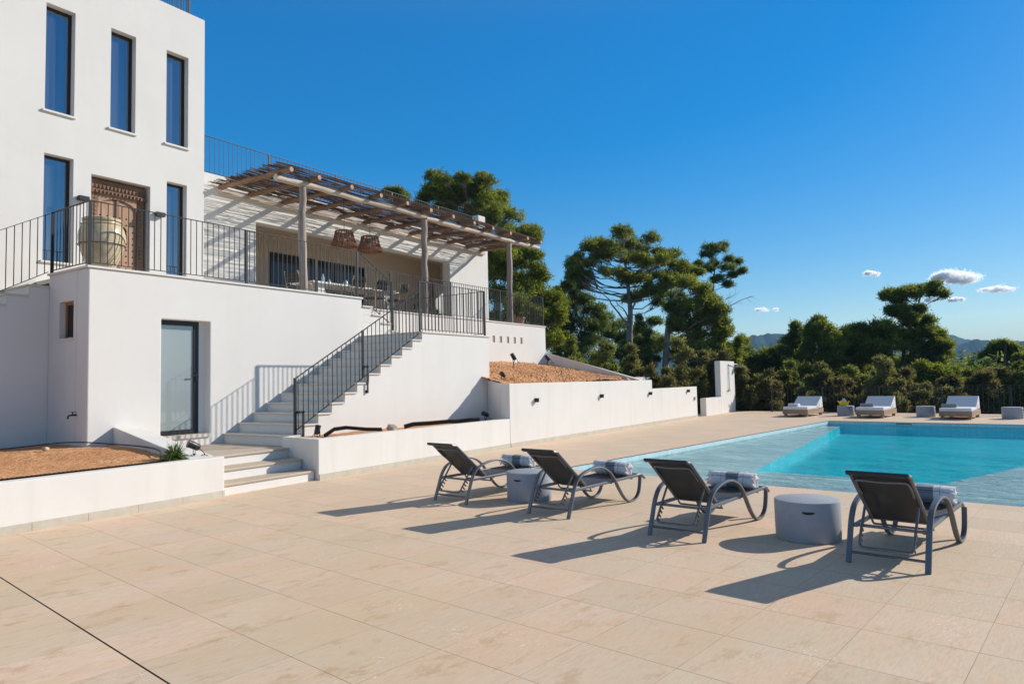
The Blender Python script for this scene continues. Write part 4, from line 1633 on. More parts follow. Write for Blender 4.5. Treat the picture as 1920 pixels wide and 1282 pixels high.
for k in range(46):
    a, e = rg.uniform(0, 6.28), rg.uniform(0, .6)
    L = rg.uniform(.45, .95)
    tip = Vector((math.cos(a) * math.sin(e) * L, math.sin(a) * math.sin(e) * L, .3 + L * math.cos(e)))
    m.tube([(0, 0, .28), tip * .6 + Vector((0, 0, .1)), tip], .006, 4)
    for q in range(4):
        blades(m, 8, Vector((0, 0, .28)).lerp(tip, .35 + q * .2), .17, .04, 1.6, rg, .2)
m.build('leaves', M['shrub_green'], op, fix=False)

# ------------------------------------------------------------------ planter details
gr = thing('grass_tuft', 'green grass tuft behind the planter wall near the steps', 'plant', (5.62, 9.72, .56))
m = MB()
blades(m, 260, (0, 0, 0), .34, .018, 1.35, rg, .55)
blades(m, 60, (.06, .03, 0), .38, .012, .8, rg, .3)
m.build('leaves', M['grass_leaf'], gr, fix=False)


def garden_spot(loc, rz, label, pitch=.5, sc=1.0):
    g = thing('garden_spotlight', label, 'spotlight', loc, rz, 'black spike spotlights in the beds')
    g.scale = (sc, sc, sc)
    d = Vector((math.cos(pitch), 0, math.sin(pitch)))
    c = Vector((0, 0, .17))
    MB().tube([c - d * .09, c - d * .07, c + d * .06, c + d * .10], [.035, .055, .058, .064], 14).build('lamp_head', M['black_metal'], g, smooth=True)
    m = MB()
    m.bar((0, .06, .16), (0, .06, .04), .02, .006)
    m.bar((0, -.06, .16), (0, -.06, .04), .02, .006)
    m.bar((0, -.06, .04), (0, .06, .04), .02, .008)
    m.tube([(0, 0, .05), (0, 0, -.12)], .014, 6)
    m.build('bracket', M['black_metal'], g)
    m = MB()
    m.tube(catmull([(-.07, 0, .13), (-.13, .03, .06), (-.16, -.02, .01), (-.10, -.05, -.01), (-.13, .05, .03), (-.2, .04, .0)], 4), .006, 5)
    m.build('cable', M['rubber'], g)


garden_spot((5.90, 9.66, .59), math.pi * .9, 'black spotlight with coiled cable beside the grass tuft', .45, .95)
garden_spot((8.35, 9.85, .66), .3, 'black spotlight behind the low wall by the staircase foot', 1.2, .85)
garden_spot((13.75, 10.1, .66), 2.6, 'black spotlight in the shaded recess left of the tall wall', .4, .9)
garden_spot((14.75, 10.25, 1.62), 1.2, 'black spotlight at the lower left of the soil bank', .5, .9)
garden_spot((19.35, 13.0, 2.20), 1.8, 'black spotlight standing high in the middle of the soil bank', 1.1, 1.25)
garden_spot((22.8, 13.75, 2.25), 2.2, 'black spotlight against the sloping flank wall of the bank', 1.0, 1.25)

hp = thing('irrigation_hose', 'black irrigation hose lying in the soil of the left planter', 'hose', (5.3, 11, .7))
MB().tube(catmull([(4.0, 13.6, .64), (4.7, 12.9, .70), (5.3, 12.2, .77), (5.75, 11.6, .72), (5.9, 10.9, .68), (5.72, 10.25, .66), (5.45, 9.75, .60), (5.5, 9.6, .56)], 6), .010, 7).build('tube', M['rubber'], hp, world=True, smooth=True)


def mesh_strip(label, pts, h, loc):
    t = thing('plastic_mesh_edging', label, 'edging', loc, 0, 'black mesh edging in the beds')
    m = MB()
    pts = [Vector(p) for p in pts]
    up = Vector((0, .02, h))
    for i in range(len(pts) - 1):
        a, b = pts[i], pts[i + 1]
        n = max(1, int((b - a).length / .05))
        for k in range(n):
            p, q = a.lerp(b, k / n), a.lerp(b, (k + 1) / n)
            c = p.lerp(q, .5)
            m.add([p, q, q + up, c + up * 1.28, p + up], [(0, 1, 2, 3, 4)])
            m.tube([p, q + up], .008, 4)
    m.build('mesh_net', M['mesh_strip'], t, world=True, fix=False)


mesh_strip('black mesh edging along the inside of the left planter wall', [(x, yl(x) + .215, .575) for x in (0.5, 1.5, 2.5, 3.2, 3.9, 4.5, 5.0, 5.4)], .028, (3, 9.4, .57))
mesh_strip('crumpled black mesh edging behind the low wall, left of the stone', [(8.42, 9.75, .66), (8.75, 9.85, .76), (9.05, 9.86, .77), (9.5, 9.80, .71), (9.9, 9.78, .68)], .06, (9, 9.8, .66))
mesh_strip('crumpled black mesh edging behind the low wall, right of the stone', [(10.55, 9.80, .68), (10.9, 9.86, .71), (11.4, 9.85, .70), (12.0, 9.84, .70), (12.3, 9.85, .68), (12.8, 9.85, .69), (13.2, 9.85, .67)], .075, (12, 9.8, .66))


def rock(loc, r, seed, label):
    m = MB()
    bm = bmesh.new()
    bmesh.ops.create_icosphere(bm, subdivisions=2, radius=r)
    q = random.Random(seed)
    for v in bm.verts:
        v.co *= q.uniform(.72, 1.12)
        v.co.z *= .65
    me = bpy.data.meshes.new('stone')
    bm.to_mesh(me)
    bm.free()
    me.materials.append(M['rock'])
    o = bpy.data.objects.new('stone', me)
    COL.objects.link(o)
    o.location = loc
    tag(o, label, 'stone', 'loose stones in the beds')


rock((10.2, 9.82, .72), .13, 1, 'rough pale stone lying between the two mesh strips behind the low wall')
rock((21.7, 10.05, 1.58), .14, 2, 'pale stone at the right foot of the soil bank')
rock((22.0, 10.4, 1.60), .10, 3, 'small stone close to the sloping flank wall')
rock((14.75, 10.5, 1.66), .10, 4, 'pale stone at the left corner of the soil bank by the landing')
rock((4.95, 12.15, .70), .055, 5, 'tiny pale stone beside the hose in the left planter')

# ------------------------------------------------------------------ sun loungers
prof = [(0, 0), (.07, .178), (.13, .328), (.205, .428), (.306, .480), (.447, .514), (.571, .524), (.695, .514), (.82, .474), (.924, .408), (1.025, .300),
        (1.106, .195), (1.189, .102), (1.276, .036), (1.37, .013), (1.48, .026), (1.565, .085), (1.605, .180), (1.625, .292)]
cur = catmull([(s, 0, z) for s, z in prof], 4)
LR = POOLROT


def make_lounger(loc, rz, label):
    t = thing('sun_lounger', label, 'sun lounger', loc, rz, 'metal sun loungers in a row facing the pool')
    W = .298
    for s in (-1, 1):
        MB().sweep_flat([p + Vector((0, s * W, 0)) for p in cur], (0, .046, 0), .022).build('side_frame', M['lounger_metal'], t, bevel=.005)
        MB().bar((.115, s * .262, .300), (1.62, s * .262, .312), .030, .034).build('seat_rail', M['lounger_metal'], t, bevel=.005)
    # backrest: hinge at (.46,.315), top lip at (-.16,.80)
    bh, bt = Vector((.47, 0, .318)), Vector((-.055, 0, .740))
    lip = Vector((-.165, 0, .782))
    cb = catmull([bh, bh.lerp(bt, .5) + Vector((.006, 0, -.006)), bt, (bt + lip) / 2 + Vector((.012, 0, .010)), lip], 4)
    MB().sheet(cb, (0, .43, 0), .008).build('backrest_sling', M['sling'], t)
    for s in (-1, 1):
        MB().tube([p + Vector((0, s * .224, 0)) for p in cb], .0165, 8).build('backrest_rail', M['lounger_metal'], t, smooth=True)
    MB().bar(lip + Vector((0, -.235, 0)), lip + Vector((0, .235, 0)), .045, .030, (.4, 0, .9)).build('headrest_bar', simple('x', (.03, .028, .027), .5) if 'hb' not in M else M['hb'], t, bevel=.006)
    d = (bt - bh).normalized()
    nrm = Vector((-d.z, 0, d.x))
    if nrm.z > 0:
        nrm = -nrm
    loop = [(.24, -.20), (.18, -.205), (.05, -.20), (0.02, -.16), (0.0, 0), (.02, .16), (.05, .20), (.18, .205), (.24, .20)]
    lp = catmull([bt - d * (a) + nrm * (.02 + (.02 if abs(v) < .05 else 0)) + Vector((0, v, 0)) for a, v in loop], 4)
    MB().tube(lp, .011, 7).build('backrest_brace', M['lounger_metal'], t, smooth=True)
    # swing bracket with ratchet teeth
    pv = bh.lerp(bt, .42) + nrm * .02
    low = Vector((-.02, 0, .150))
    br = []
    for s in (-1, 1):
        leg = [pv + Vector((0, s * .205, 0)), pv.lerp(low, .8) + Vector((0, s * .205, 0)), low + Vector((0.02, s * .20, .02)), low + Vector((0, s * .17, 0))]
        br.append(leg)
    path = catmull(br[0] + [low + Vector((0, -.0, 0))] + br[1][::-1], 4)
    MB().tube(path, .0115, 7).build('support_bracket', M['lounger_metal'], t, smooth=True)
    m = MB()
    for s in (-1, 1):
        for k in range(5):
            p = pv.lerp(low, .45 + .11 * k) + Vector((.012, s * .205, -.012))
            m.bar(p, p + Vector((.028, 0, -.03)), .010, .014)
    m.build('ratchet_teeth', M['black_metal'], t)
    # seat sling, cross bars
    MB().sheet(catmull([(.47, 0, .322), (.8, 0, .312), (1.2, 0, .312), (1.58, 0, .326), (1.70, 0, .322), (1.80, 0, .262)], 5), (0, .50, 0), .008).build('seat_sling', M['sling'], t)
    for s in (-1, 1):
        MB().tube(catmull([(1.58, s * .262, .318), (1.70, s * .262, .318), (1.805, s * .262, .255)], 4), .016, 7).build('foot_rail', M['lounger_metal'], t, smooth=True)
    for x, z, r in ((.125, .302, .014), (.035, .085, .012), (.60, .285, .011), (1.0, .285, .011), (1.50, .285, .011)):
        yy = .29 if x < .2 else .255
        MB().tube([(x, -yy, z), (x, yy, z)], r, 8).build('cross_bar', M['lounger_metal'], t, smooth=True)
    MB().tube(catmull([(.52, -.24, .31), (.56, -.235, .25), (.60, -.19, .235), (.60, .19, .235), (.56, .235, .25), (.52, .24, .31)], 4), .010, 7).build('under_loop', M['lounger_metal'], t, smooth=True)
    return t


M['hb'] = simple('dark_head_bar', (.030, .028, .027), .5)
lp_ = [(6.40, 1.535, -.015, 'black sling sun lounger nearest the camera, right of the front grey drum table'),
       (6.34, 3.42, .008, 'black sling sun lounger left of the front grey drum table'),
       (6.52, 5.185, .006, 'black sling sun lounger just right of the farther grey drum table'),
       (6.51, 6.845, .0, 'black sling sun lounger farthest from the camera, nearest the white wall')]
l0 = None
for u, v, da, lab in lp_:
    if l0 is None:
        l0 = make_lounger(fromP(u, v, 0), LR + da, lab)
    else:
        dup(l0, fromP(u, v, 0), LR + da, lab)


# rolled towels
def make_towel(loc, rz, label):
    t = thing('rolled_towel', label, 'towel', loc, rz, 'rolled striped towels on the loungers')
    m = MB()
    rt = random.Random(9)
    turns, n = 3.4, 68
    r0, r1 = .014, .074
    ys = [-.235 + .47 * k / 16 for k in range(17)]
    ring = []
    for j, y in enumerate(ys):
        row = []
        k_end = 1 - .10 * abs(2 * j / 16 - 1) ** 3
        for i in range(n + 1):
            a = 2 * math.pi * turns * i / n
            r = (r0 + (r1 - r0) * i / n) * k_end * (1 + .035 * math.sin(3 * a + y * 9) + .02 * math.sin(y * 40))
            row.append(Vector((r * math.cos(a) * 1.10, y + .012 * math.sin(a * 2 + i), r * math.sin(a) * .94 + .074)))
        ring.append(row)
    for row in ring:
        m.v += [tuple(p) for p in row]
    for j in range(len(ys) - 1):
        for i in range(n):
            a = j * (n + 1) + i
            m.f.append((a, a + 1, a + n + 2, a + n + 1))
            m.m.append(0)
    o = m.build('roll', M['towel'], t, fix=False)
    o.data.polygons.foreach_set('use_smooth', [True] * len(o.data.polygons))
    sd = o.modifiers.new('thick', 'SOLIDIFY')
    sd.thickness = .011
    m = MB()
    for k in range(60):
        a = rt.uniform(0, 6.28)
        r = rt.uniform(.045, .076)
        p = Vector((r * math.cos(a), .235, .074 + r * math.sin(a) * .94))
        q = p + Vector((rt.uniform(-.02, .02), rt.uniform(.02, .045), rt.uniform(-.03, .015)))
        m.tube([p, q], .0025, 3)
    m.build('fringe', M['towel_fringe'], t, fix=False)
    return t


tw0 = None
for i, (u, v, da, lab) in enumerate(lp_):
    pos = fromP(u, v, 0) + Vector((math.cos(LR + da) * 1.42, math.sin(LR + da) * 1.42, .322))
    lab2 = ['rolled striped towel on the nearest lounger', 'rolled striped towel on the lounger left of the front drum table', 'rolled striped towel on the lounger beside the farther drum table', 'rolled striped towel on the farthest lounger by the wall'][i]
    if tw0 is None:
        tw0 = make_towel(pos, LR + .06, lab2)
        tw0.scale = (1.18, 1.10, 1.22)
    else:
        dup(tw0, pos, LR + (.05, -.02, .08)[i - 1], lab2)


# concrete drum tables
def make_stool(loc, rz, label):
    t = thing('drum_table', label, 'side table', loc, rz, 'grey concrete drum tables')
    pr = [(0, 0), (.292, 0), (.300, .01), (.304, .19), (.304, .373), (.301, .382), (.294, .385), (0, .385)]
    MB().lathe(pr, 64).build('drum', M['concrete'], t, smooth=True)
    a = math.pi + .35
    m = MB()
    for k in range(8):
        b0, b1 = a + (k - 4) * .045, a + (k - 3) * .045
        r = .3058
        dz = .014 * (1 - abs((k - 3.5) / 4) ** 3)
        m.add([(r * math.cos(b0), r * math.sin(b0), .292 - dz), (r * math.cos(b1), r * math.sin(b1), .292 - dz), (r * math.cos(b1), r * math.sin(b1), .304), (r * math.cos(b0), r * math.sin(b0), .304)], [(0, 1, 2, 3)])
    m.build('grip_slot', M['rubber'], t, fix=False)
    return t


s0 = make_stool(fromP(7.13, 2.40), LR, 'grey concrete drum table between the two front loungers')
dup(s0, fromP(7.28, 6.10), LR - .2, 'grey concrete drum table between the two farthest loungers of the row')
dup(s0, fromP(28.88, 8.10), LR + .3, 'grey drum table beyond the pool carrying the yellow bowl')
dup(s0, fromP(28.95, 5.40), LR + 1.3, 'empty grey drum table between the middle and right daybeds')
dup(s0, fromP(28.65, 2.80), LR + .9, 'grey drum table at the right picture edge beyond the pool')


# daybeds
def make_daybed(loc, rz, label):
    t = thing('daybed', label, 'daybed', loc, rz, 'white daybeds beyond the pool')
    MB().box(0, -.48, .105, 1.88, .48, .275).build('base', M['daybed_wood'], t, bevel=.008)
    for x in (.06, 1.72):
        for y in (-.44, .34):
            MB().box(x, y, 0, x + .10, y + .10, .105).build('leg', M['daybed_wood'], t)
    MB().box(.01, -.465, .276, 1.30, .465, .385).build('mattress', M['white_fabric'], t, bevel=.025, segs=3)
    m = MB()
    m.prism([(1.12, -.465, .39), (1.72, -.465, .74), (1.80, -.465, .74), (1.86, -.465, .30), (1.12, -.465, .28)], (0, .93, 0))
    m.build('backrest', M['white_fabric'], t, bevel=.02, segs=3)
    m = MB()
    m.tube([(1.40, -.47, .45), (1.34, -.475, .30), (1.42, -.47, .36)], .006, 5)
    m.build('tie', M['white_fabric'], t)
    return t


d0 = make_daybed(fromP(27.45, 9.54), LR, 'left white daybed beyond the pool with a folded white towel')
dup(d0, fromP(27.52, 6.92), LR, 'middle white daybed beyond the pool, right of the yellow bowl')
dup(d0, fromP(27.48, 4.26), LR, 'right white daybed beyond the pool near the picture edge')
for u, v, lab, kind in ((27.85, 9.70, 'folded white towel on the left daybed', 0), (27.95, 7.10, 'rolled grey towel on the middle daybed', 1), (27.95, 4.50, 'rolled grey towel on the right daybed', 1)):
    m = MB()
    if kind == 0:
        for k in range(4):
            m.box(-.14, -.2 + .004 * k, .0 + .028 * k, .14 - .006 * k, .2 - .004 * k, .026 + .028 * k)
        o = m.build('folded_towel', M['white_fabric'], None, bevel=.01)
    else:
        m.tube([(0, -.23, .065), (0, -.20, .065), (0, .2, .065), (0, .23, .065)], [.05, .065, .065, .05], 14)
        o = m.build('rolled_grey_towel', M['grey_fabric'], None, smooth=True)
    o.location = fromP(u, v, .386)
    o.rotation_euler = (0, 0, LR)
    tag(o, lab, 'towel', 'towels on the daybeds')
yb = thing('yellow_bowl', 'bright yellow scalloped bowl on the drum table beyond the pool', 'bowl', fromP(28.85, 8.15, .385), LR)
m = MB()
n = 40
pr = [(.13, 0), (.15, .03), (.17, .10), (.205, .17)]
for r, z in pr:
    for j in range(n):
        a = 2 * math.pi * j / n
        k = 1 + (.10 * z / .17) * math.cos(8 * a)
        m.v.append((r * k * math.cos(a), r * k * math.sin(a), z + (.03 * math.cos(8 * a) if z > .15 else 0)))
for i in range(3):
    for j in range(n):
        m.f.append((i * n + j, i * n + (j + 1) % n, (i + 1) * n + (j + 1) % n, (i + 1) * n + j))
        m.m.append(0)
m.f.append(tuple(range(n)))
m.m.append(0)
o = m.build('bowl_body', M['yellow'], yb, fix=False)
vj = MB().lathe([(0, 0), (.06, 0), (.09, .08), (.09, .16), (.05, .21), (.045, .26), (.0, .26)], 16).build('glass_vase', M['blue_glass'], None, smooth=True)
vj.location = fromP(28.85, 8.15, .41)
tag(vj, 'pale blue glass vase standing inside the yellow bowl', 'vase')

# ------------------------------------------------------------------ trees


def quads_mesh(name, centers, dirs, L, w, mat, parent, rng, out=None):
    """many small leaf blades as one mesh: centre, direction, length, width"""
    n = len(centers)
    dirs = dirs / (np.linalg.norm(dirs, axis=1, keepdims=True) + 1e-9)
    rnd = rng.normal(0, 1, (n, 3))
    if out is not None:
        rnd = out + .50 * rnd
        rnd /= np.linalg.norm(rnd, axis=1, keepdims=True)
        dirs = dirs + .6 * rng.normal(0, 1, (n, 3))
        dirs = dirs - .85 * (dirs * rnd).sum(1, keepdims=True) * rnd
        dirs /= (np.linalg.norm(dirs, axis=1, keepdims=True) + 1e-9)
    s = np.cross(dirs, rnd)
    s /= (np.linalg.norm(s, axis=1, keepdims=True) + 1e-9)
    Ls = (L * rng.uniform(.6, 1.2, (n, 1)))
    ws = (w * rng.uniform(.6, 1.3, (n, 1)))
    a = centers - s * ws / 2
    b = centers + s * ws / 2
    tip = centers + dirs * Ls
    c = tip + s * ws * .28
    d = tip - s * ws * .28
    V = np.stack([a, b, c, d], 1).reshape(-1, 3)
    me = bpy.data.meshes.new(name)
    me.vertices.add(4 * n)
    me.vertices.foreach_set('co', V.astype(np.float32).ravel())
    me.loops.add(4 * n)
    me.loops.foreach_set('vertex_index', np.arange(4 * n, dtype=np.int32))
    me.polygons.add(n)
    me.polygons.foreach_set('loop_start', np.arange(0, 4 * n, 4, dtype=np.int32))
    me.update(calc_edges=True)
    me.materials.append(mat)
    o = bpy.data.objects.new(name, me)
    COL.objects.link(o)
    if parent is not None:
        o.parent = parent
    return o


def split_pads(rng, pads, k=24, f=.18, flat=.9):
    """break each foliage pad into smaller clumps with gaps between them"""
    out = []
    for c, r in pads:
        for _ in range(k):
            d = rng.normal(0, 1, 3)
            d /= np.linalg.norm(d)
            d[2] = abs(d[2]) * .9 - .25
            out.append((np.array(c) + d * r * rng.uniform(.2, 1.3) ** .8 * np.array([1, 1, flat]), r * f * rng.uniform(.7, 1.25)))
    return out


def tuft_cloud(rng, pads, per_m2, tuft_n, tuft_r, flat=.75, up=.55, inner=.35):
    """leaf positions grouped in tufts on ellipsoid pads -> centres, directions"""
    C, Dd, O = [], [], []
    for c, r in pads:
        nt_ = max(6, int(per_m2 * r * r * 4))
        d = rng.normal(0, 1, (nt_, 3))
        d /= np.linalg.norm(d, axis=1, keepdims=True)
        low = d[:, 2] < -.35
        d[low, 2] *= -.6
        rad = r * (inner + (1 - inner) * rng.uniform(0, 1, (nt_, 1)) ** .45)
        lump = 1 + .22 * np.sin(d[:, :1] * 5 + c[0]) * np.sin(d[:, 1:2] * 5 + c[1] * 2)
        p = d * rad * lump * np.array([1, 1, flat]) + np.array(c)
        k = tuft_n
        pc = np.repeat(p, k, 0) + rng.normal(0, tuft_r, (nt_ * k, 3))
        dd = np.repeat(d, k, 0) + rng.normal(0, .75, (nt_ * k, 3)) + np.array([0, 0, up])
        C.append(pc)
        Dd.append(dd)
        O.append(np.repeat(d, k, 0) + np.array([0, 0, .25]))
    return np.concatenate(C), np.concatenate(Dd), np.concatenate(O)


def limb(mb, rng, a, b, r0, r1, sag=.12, seg=6, n=6):
    a, b = np.array(a, float), np.array(b, float)
    L = np.linalg.norm(b - a)
    pts = []
    for k in range(seg + 1):
        t = k / seg
        p = a + (b - a) * t
        p[2] += -sag * L * math.sin(math.pi * t) * (1 - .3 * t)
        if 0 < k < seg:
            p += rng.normal(0, .022 * L, 3)
        pts.append(p)
    mb.tube([Vector(p) for p in pts], [r0 + (r1 - r0) * (k / seg) for k in range(seg + 1)], n, cap=False)
    return pts


def pine(name, label, px_pads, fwd, trunk, seed, leaf, bark='bark', depth=1.0, dens=34, leafL=.21, leafW=.042, tuft=7, extra=1.0, group='pine trees behind the pool and house', tr=.22, limbs_extra=(), sag=.10, inner=.35, root_drop=0.0):
    rng = np.random.default_rng(seed)
    sc = fwd / F
    base = far(*trunk[0], fwd)
    gz = ground_z(base.x, base.y)
    base.z = min(base.z, gz + .3) if root_drop == 0 else base.z - root_drop
    t = thing(name, label, 'tree', base, 0, group)
    fw = np.array(FWD)
    pads = []
    xs = [p[0] for p in px_pads]
    cxp = (min(xs) + max(xs)) / 2
    half = max(1, (max(xs) - min(xs)) / 2)
    for (x, y, r) in px_pads:
        rm = r * sc
        span = depth * half * sc * math.sqrt(max(.05, 1 - .8 * ((x - cxp) / half) ** 2))
        c = np.array(far(x, y, fwd))
        pads.append((c + fw * rng.uniform(-.55, .55) * span, rm))
        for _q in range((2 if rng.uniform() < extra * .7 else 1) if extra else 0):
            q = np.array(far(x + rng.uniform(-.9, .9) * r, y + rng.uniform(-.2, 1.3) * r, fwd))
            pads.append((q + fw * rng.uniform(-1, 1) * span * .9, rm * .9))
    b = np.array(base)
    mb = MB()
    tp = [b] + [np.array(far(x, y, fwd)) for x, y in trunk[1:]]
    path = catmull([Vector(p) for p in tp], 4)
    nP = len(path)
    rs_ = [tr * (1 - .72 * k / (nP - 1)) for k in range(nP)]
    mb.tube([p - base for p in path], rs_, 9, cap=False)
    cr = MB()
    parr = np.array([list(p) for p in path])
    for c, r in pads:
        # start on the trunk somewhat lower than the pad
        score = np.linalg.norm(parr - c, axis=1) + 1.5 * np.maximum(0, parr[:, 2] - (c[2] - .25 * np.linalg.norm(parr - c, axis=1)))
        i = int(np.argmin(score[max(1, nP // 4):])) + max(1, nP // 4)
        i = min(i, nP - 1)
        st_ = parr[i]
        L = np.linalg.norm(c - st_)
        r0 = min(rs_[i] * .5, .015 + .010 * L)
        pts = limb(cr, rng, st_ - b, c - b, r0, .016, sag=sag)
        for k in range(14):
            d = rng.normal(0, 1, 3)
            d /= np.linalg.norm(d)
            d[2] = abs(d[2]) * .8 - .1
            s2 = pts[rng.integers(3, 6)]
            limb(cr, rng, s2, (c - b) + d * r * .85, .014, .005, sag=.05, seg=3, n=4)
    for a_, b_, r_ in limbs_extra:
        A_, B_ = np.array(far(*a_, fwd)) - b, np.array(far(*b_, fwd)) - b
        pts = limb(cr, rng, A_, B_, r_, .012, sag=-.05)
        for k in range(8):
            s2 = pts[rng.integers(2, 7)]
            limb(cr, rng, s2, s2 + rng.normal(0, .5, 3) + (B_ - A_) * .12, .010, .003, sag=0, seg=3, n=3)
    mb.build('trunk', M[bark], t, fix=False, smooth=True)
    cr.build('branches', M[bark], t, fix=False, smooth=True)
    C, Dd, On = tuft_cloud(rng, split_pads(rng, [(c - b, r * 1.02) for c, r in pads]), dens * .33, tuft, .105, .75, .75, .1)
    quads_mesh('crown', C, Dd, leafL, leafW, M[leaf], t, rng, On)
    return t


pine('pine_tree', 'tall pine rising behind the roof end of the porch wing',
     [(805, 362, 20), (788, 376, 12), (832, 352, 20), (850, 366, 18), (892, 362, 20), (915, 358, 20), (935, 366, 18), (880, 385, 20), (910, 392, 22), (940, 398, 22), (962, 415, 20), (985, 432, 16), (995, 448, 11), (850, 397, 18), (925, 425, 22), (958, 442, 18), (890, 420, 20), (822, 382, 16), (978, 455, 14), (870, 350, 12), (905, 345, 10), (815, 345, 12)],
     42, [(935, 690), (930, 560), (915, 470), (895, 400)], 21, 'pine_leaf', dens=105)
pine('pine_tree', 'bright green bushy pine right beside the pergola end',
     [(930, 475, 20), (958, 488, 24), (940, 520, 26), (985, 520, 22), (1003, 508, 15), (970, 550, 28), (1008, 550, 24), (1033, 560, 19), (1045, 582, 15), (1000, 585, 26), (940, 560, 28), (958, 592, 26), (1028, 602, 22), (925, 600, 20), (1005, 625, 22), (990, 480, 14), (965, 622, 24), (1035, 630, 18), (1015, 575, 20), (925, 500, 18)],
     34, [(985, 720), (982, 620), (968, 540), (955, 490)], 22, 'pine_leaf_bright', dens=115, leafL=.18)
pine('pine_tree', 'small pine top just showing over the porch roof railing', [(738, 360, 11), (724, 364, 8), (756, 366, 9), (745, 372, 12)], 55, [(740, 480), (740, 370)], 23, 'pine_leaf', dens=70)
pine('pine_tree', 'big spreading pine with pale forked limbs in the middle',
     [(1076, 500, 15), (1085, 482, 14), (1103, 471, 16), (1124, 460, 16), (1140, 455, 17), (1165, 448, 18), (1190, 452, 19), (1210, 464, 16), (1120, 487, 18), (1150, 482, 20), (1185, 487, 20), (1215, 492, 18), (1242, 472, 15), (1264, 479, 17), (1284, 495, 16), (1275, 516, 18), (1240, 516, 20), (1200, 522, 18), (1160, 517, 16), (1096, 520, 12), (1070, 522, 9), (1300, 508, 11), (1225, 546, 18), (1190, 556, 15), (1252, 548, 15)],
     45, [(1178, 740), (1180, 640), (1182, 590), (1178, 540), (1172, 490)], 24, 'pine_leaf', dens=105, tr=.26, inner=.45,
     limbs_extra=(((1181, 612), (1120, 540), .09), ((1181, 605), (1205, 520), .09), ((1120, 540), (1108, 500), .07), ((1181, 600), (1150, 560), .06), ((1205, 540), (1240, 500), .08)), depth=.9)
pine('pine_tree', 'pine with green right flank and a bare dead branch towards the pool',
     [(1285, 532, 17), (1310, 546, 18), (1333, 562, 17), (1345, 586, 15), (1354, 606, 12), (1320, 592, 19), (1290, 572, 19), (1340, 630, 15), (1360, 622, 10), (1300, 612, 17), (1330, 655, 13), (1272, 602, 15), (1312, 570, 16), (1350, 645, 12), (1260, 575, 12), (1305, 640, 16)],
     40, [(1240, 740), (1250, 640), (1256, 590), (1268, 545)], 25, 'pine_leaf', dens=100, inner=.45, tr=.22,
     limbs_extra=(((1335, 592), (1410, 556), .035), ((1330, 580), (1378, 553), .02), ((1253, 615), (1320, 590), .09), ((1253, 625), (1300, 600), .08)))
pine('pine_tree', 'thin sparse pine behind the right shoulder of the big pine',
     [(1330, 466, 11), (1345, 470, 12), (1322, 480, 9), (1370, 486, 9), (1385, 491, 7), (1392, 508, 6), (1340, 496, 13), (1360, 505, 12), (1375, 515, 8), (1325, 506, 9), (1345, 526, 13), (1364, 535, 7), (1312, 495, 6), (1355, 462, 7)],
     52, [(1332, 720), (1336, 600), (1338, 530), (1342, 480)], 26, 'pine_leaf_dark', dens=75, inner=.4, tr=.12, extra=0.0)
H_ = [
    ('dark pine left of the daybeds', [(1430, 672, 16), (1455, 662, 15), (1470, 664, 14), (1440, 685, 18), (1465, 680, 18), (1412, 675, 14)], 46, [(1450, 760), (1450, 660)], 'pine_leaf_dark'),
    ('slim pine with a feathery top beyond the left daybed', [(1490, 612, 6), (1480, 640, 13), (1500, 640, 13), (1492, 626, 8), (1488, 660, 16), (1505, 665, 14)], 44, [(1492, 760), (1490, 620)], 'pine_leaf_dark'),
    ('open crowned pine above the yellow bowl', [(1535, 602, 9), (1525, 616, 11), (1548, 618, 12), (1560, 632, 12), (1515, 628, 10), (1540, 640, 15), (1568, 650, 11), (1518, 655, 14), (1545, 665, 14), (1555, 680, 14)], 42, [(1530, 770), (1534, 690), (1538, 610)], 'pine_leaf'),
    ('round green pine left of the tall flat crowned one', [(1590, 622, 13), (1600, 636, 15), (1585, 646, 15), (1610, 656, 17), (1580, 666, 17), (1598, 680, 17)], 44, [(1592, 770), (1594, 640)], 'pine_leaf'),
    ('umbrella shaped green pine before the tall one', [(1620, 617, 13), (1640, 614, 15), (1660, 618, 13), (1635, 632, 18), (1665, 637, 17), (1610, 636, 12), (1650, 655, 18), (1625, 662, 18), (1660, 670, 16)], 42, [(1640, 770), (1642, 640)], 'pine_leaf'),
    ('tall pine with a flat crown like a bonsai at right', [(1676, 553, 8), (1690, 549, 11), (1710, 546, 11), (1729, 544, 11), (1741, 552, 8), (1700, 556, 11), (1667, 584, 7), (1680, 581, 6), (1690, 602, 12), (1710, 606, 14), (1725, 597, 11), (1680, 621, 16), (1705, 632, 17), (1735, 622, 11), (1755, 626, 11), (1764, 640, 11), (1745, 646, 14), (1720, 656, 16), (1690, 652, 16), (1774, 665, 10), (1750, 670, 13), (1715, 580, 7), (1770, 650, 9)], 43, [(1690, 780), (1692, 700), (1698, 640), (1716, 590), (1726, 556)], 'pine_leaf'),
    ('small rounded pine before the right hand hill', [(1875, 647, 9), (1890, 651, 11), (1896, 665, 9), (1861, 661, 9), (1878, 672, 12), (1854, 680, 8), (1890, 690, 14), (1868, 695, 14)], 48, [(1876, 780), (1878, 660)], 'pine_leaf'),
    ('pine cut by the right picture edge', [(1912, 672, 9), (1922, 690, 14), (1910, 700, 12), (1930, 675, 14)], 46, [(1918, 780), (1918, 680)], 'pine_leaf'),
    ('broad low pine over the right daybed', [(1790, 700, 14), (1760, 695, 15), (1740, 705, 16), (1775, 715, 14), (1725, 690, 14)], 38, [(1755, 780), (1758, 710)], 'pine_leaf_bright'),
]
for i, (lab, pads, fwd, trunk, leaf) in enumerate(H_):
    pine('pine_tree', lab, pads, fwd, trunk, 60 + i, leaf, 'bark_dark', dens=95, inner=.4, tr=.14, depth=1.0)


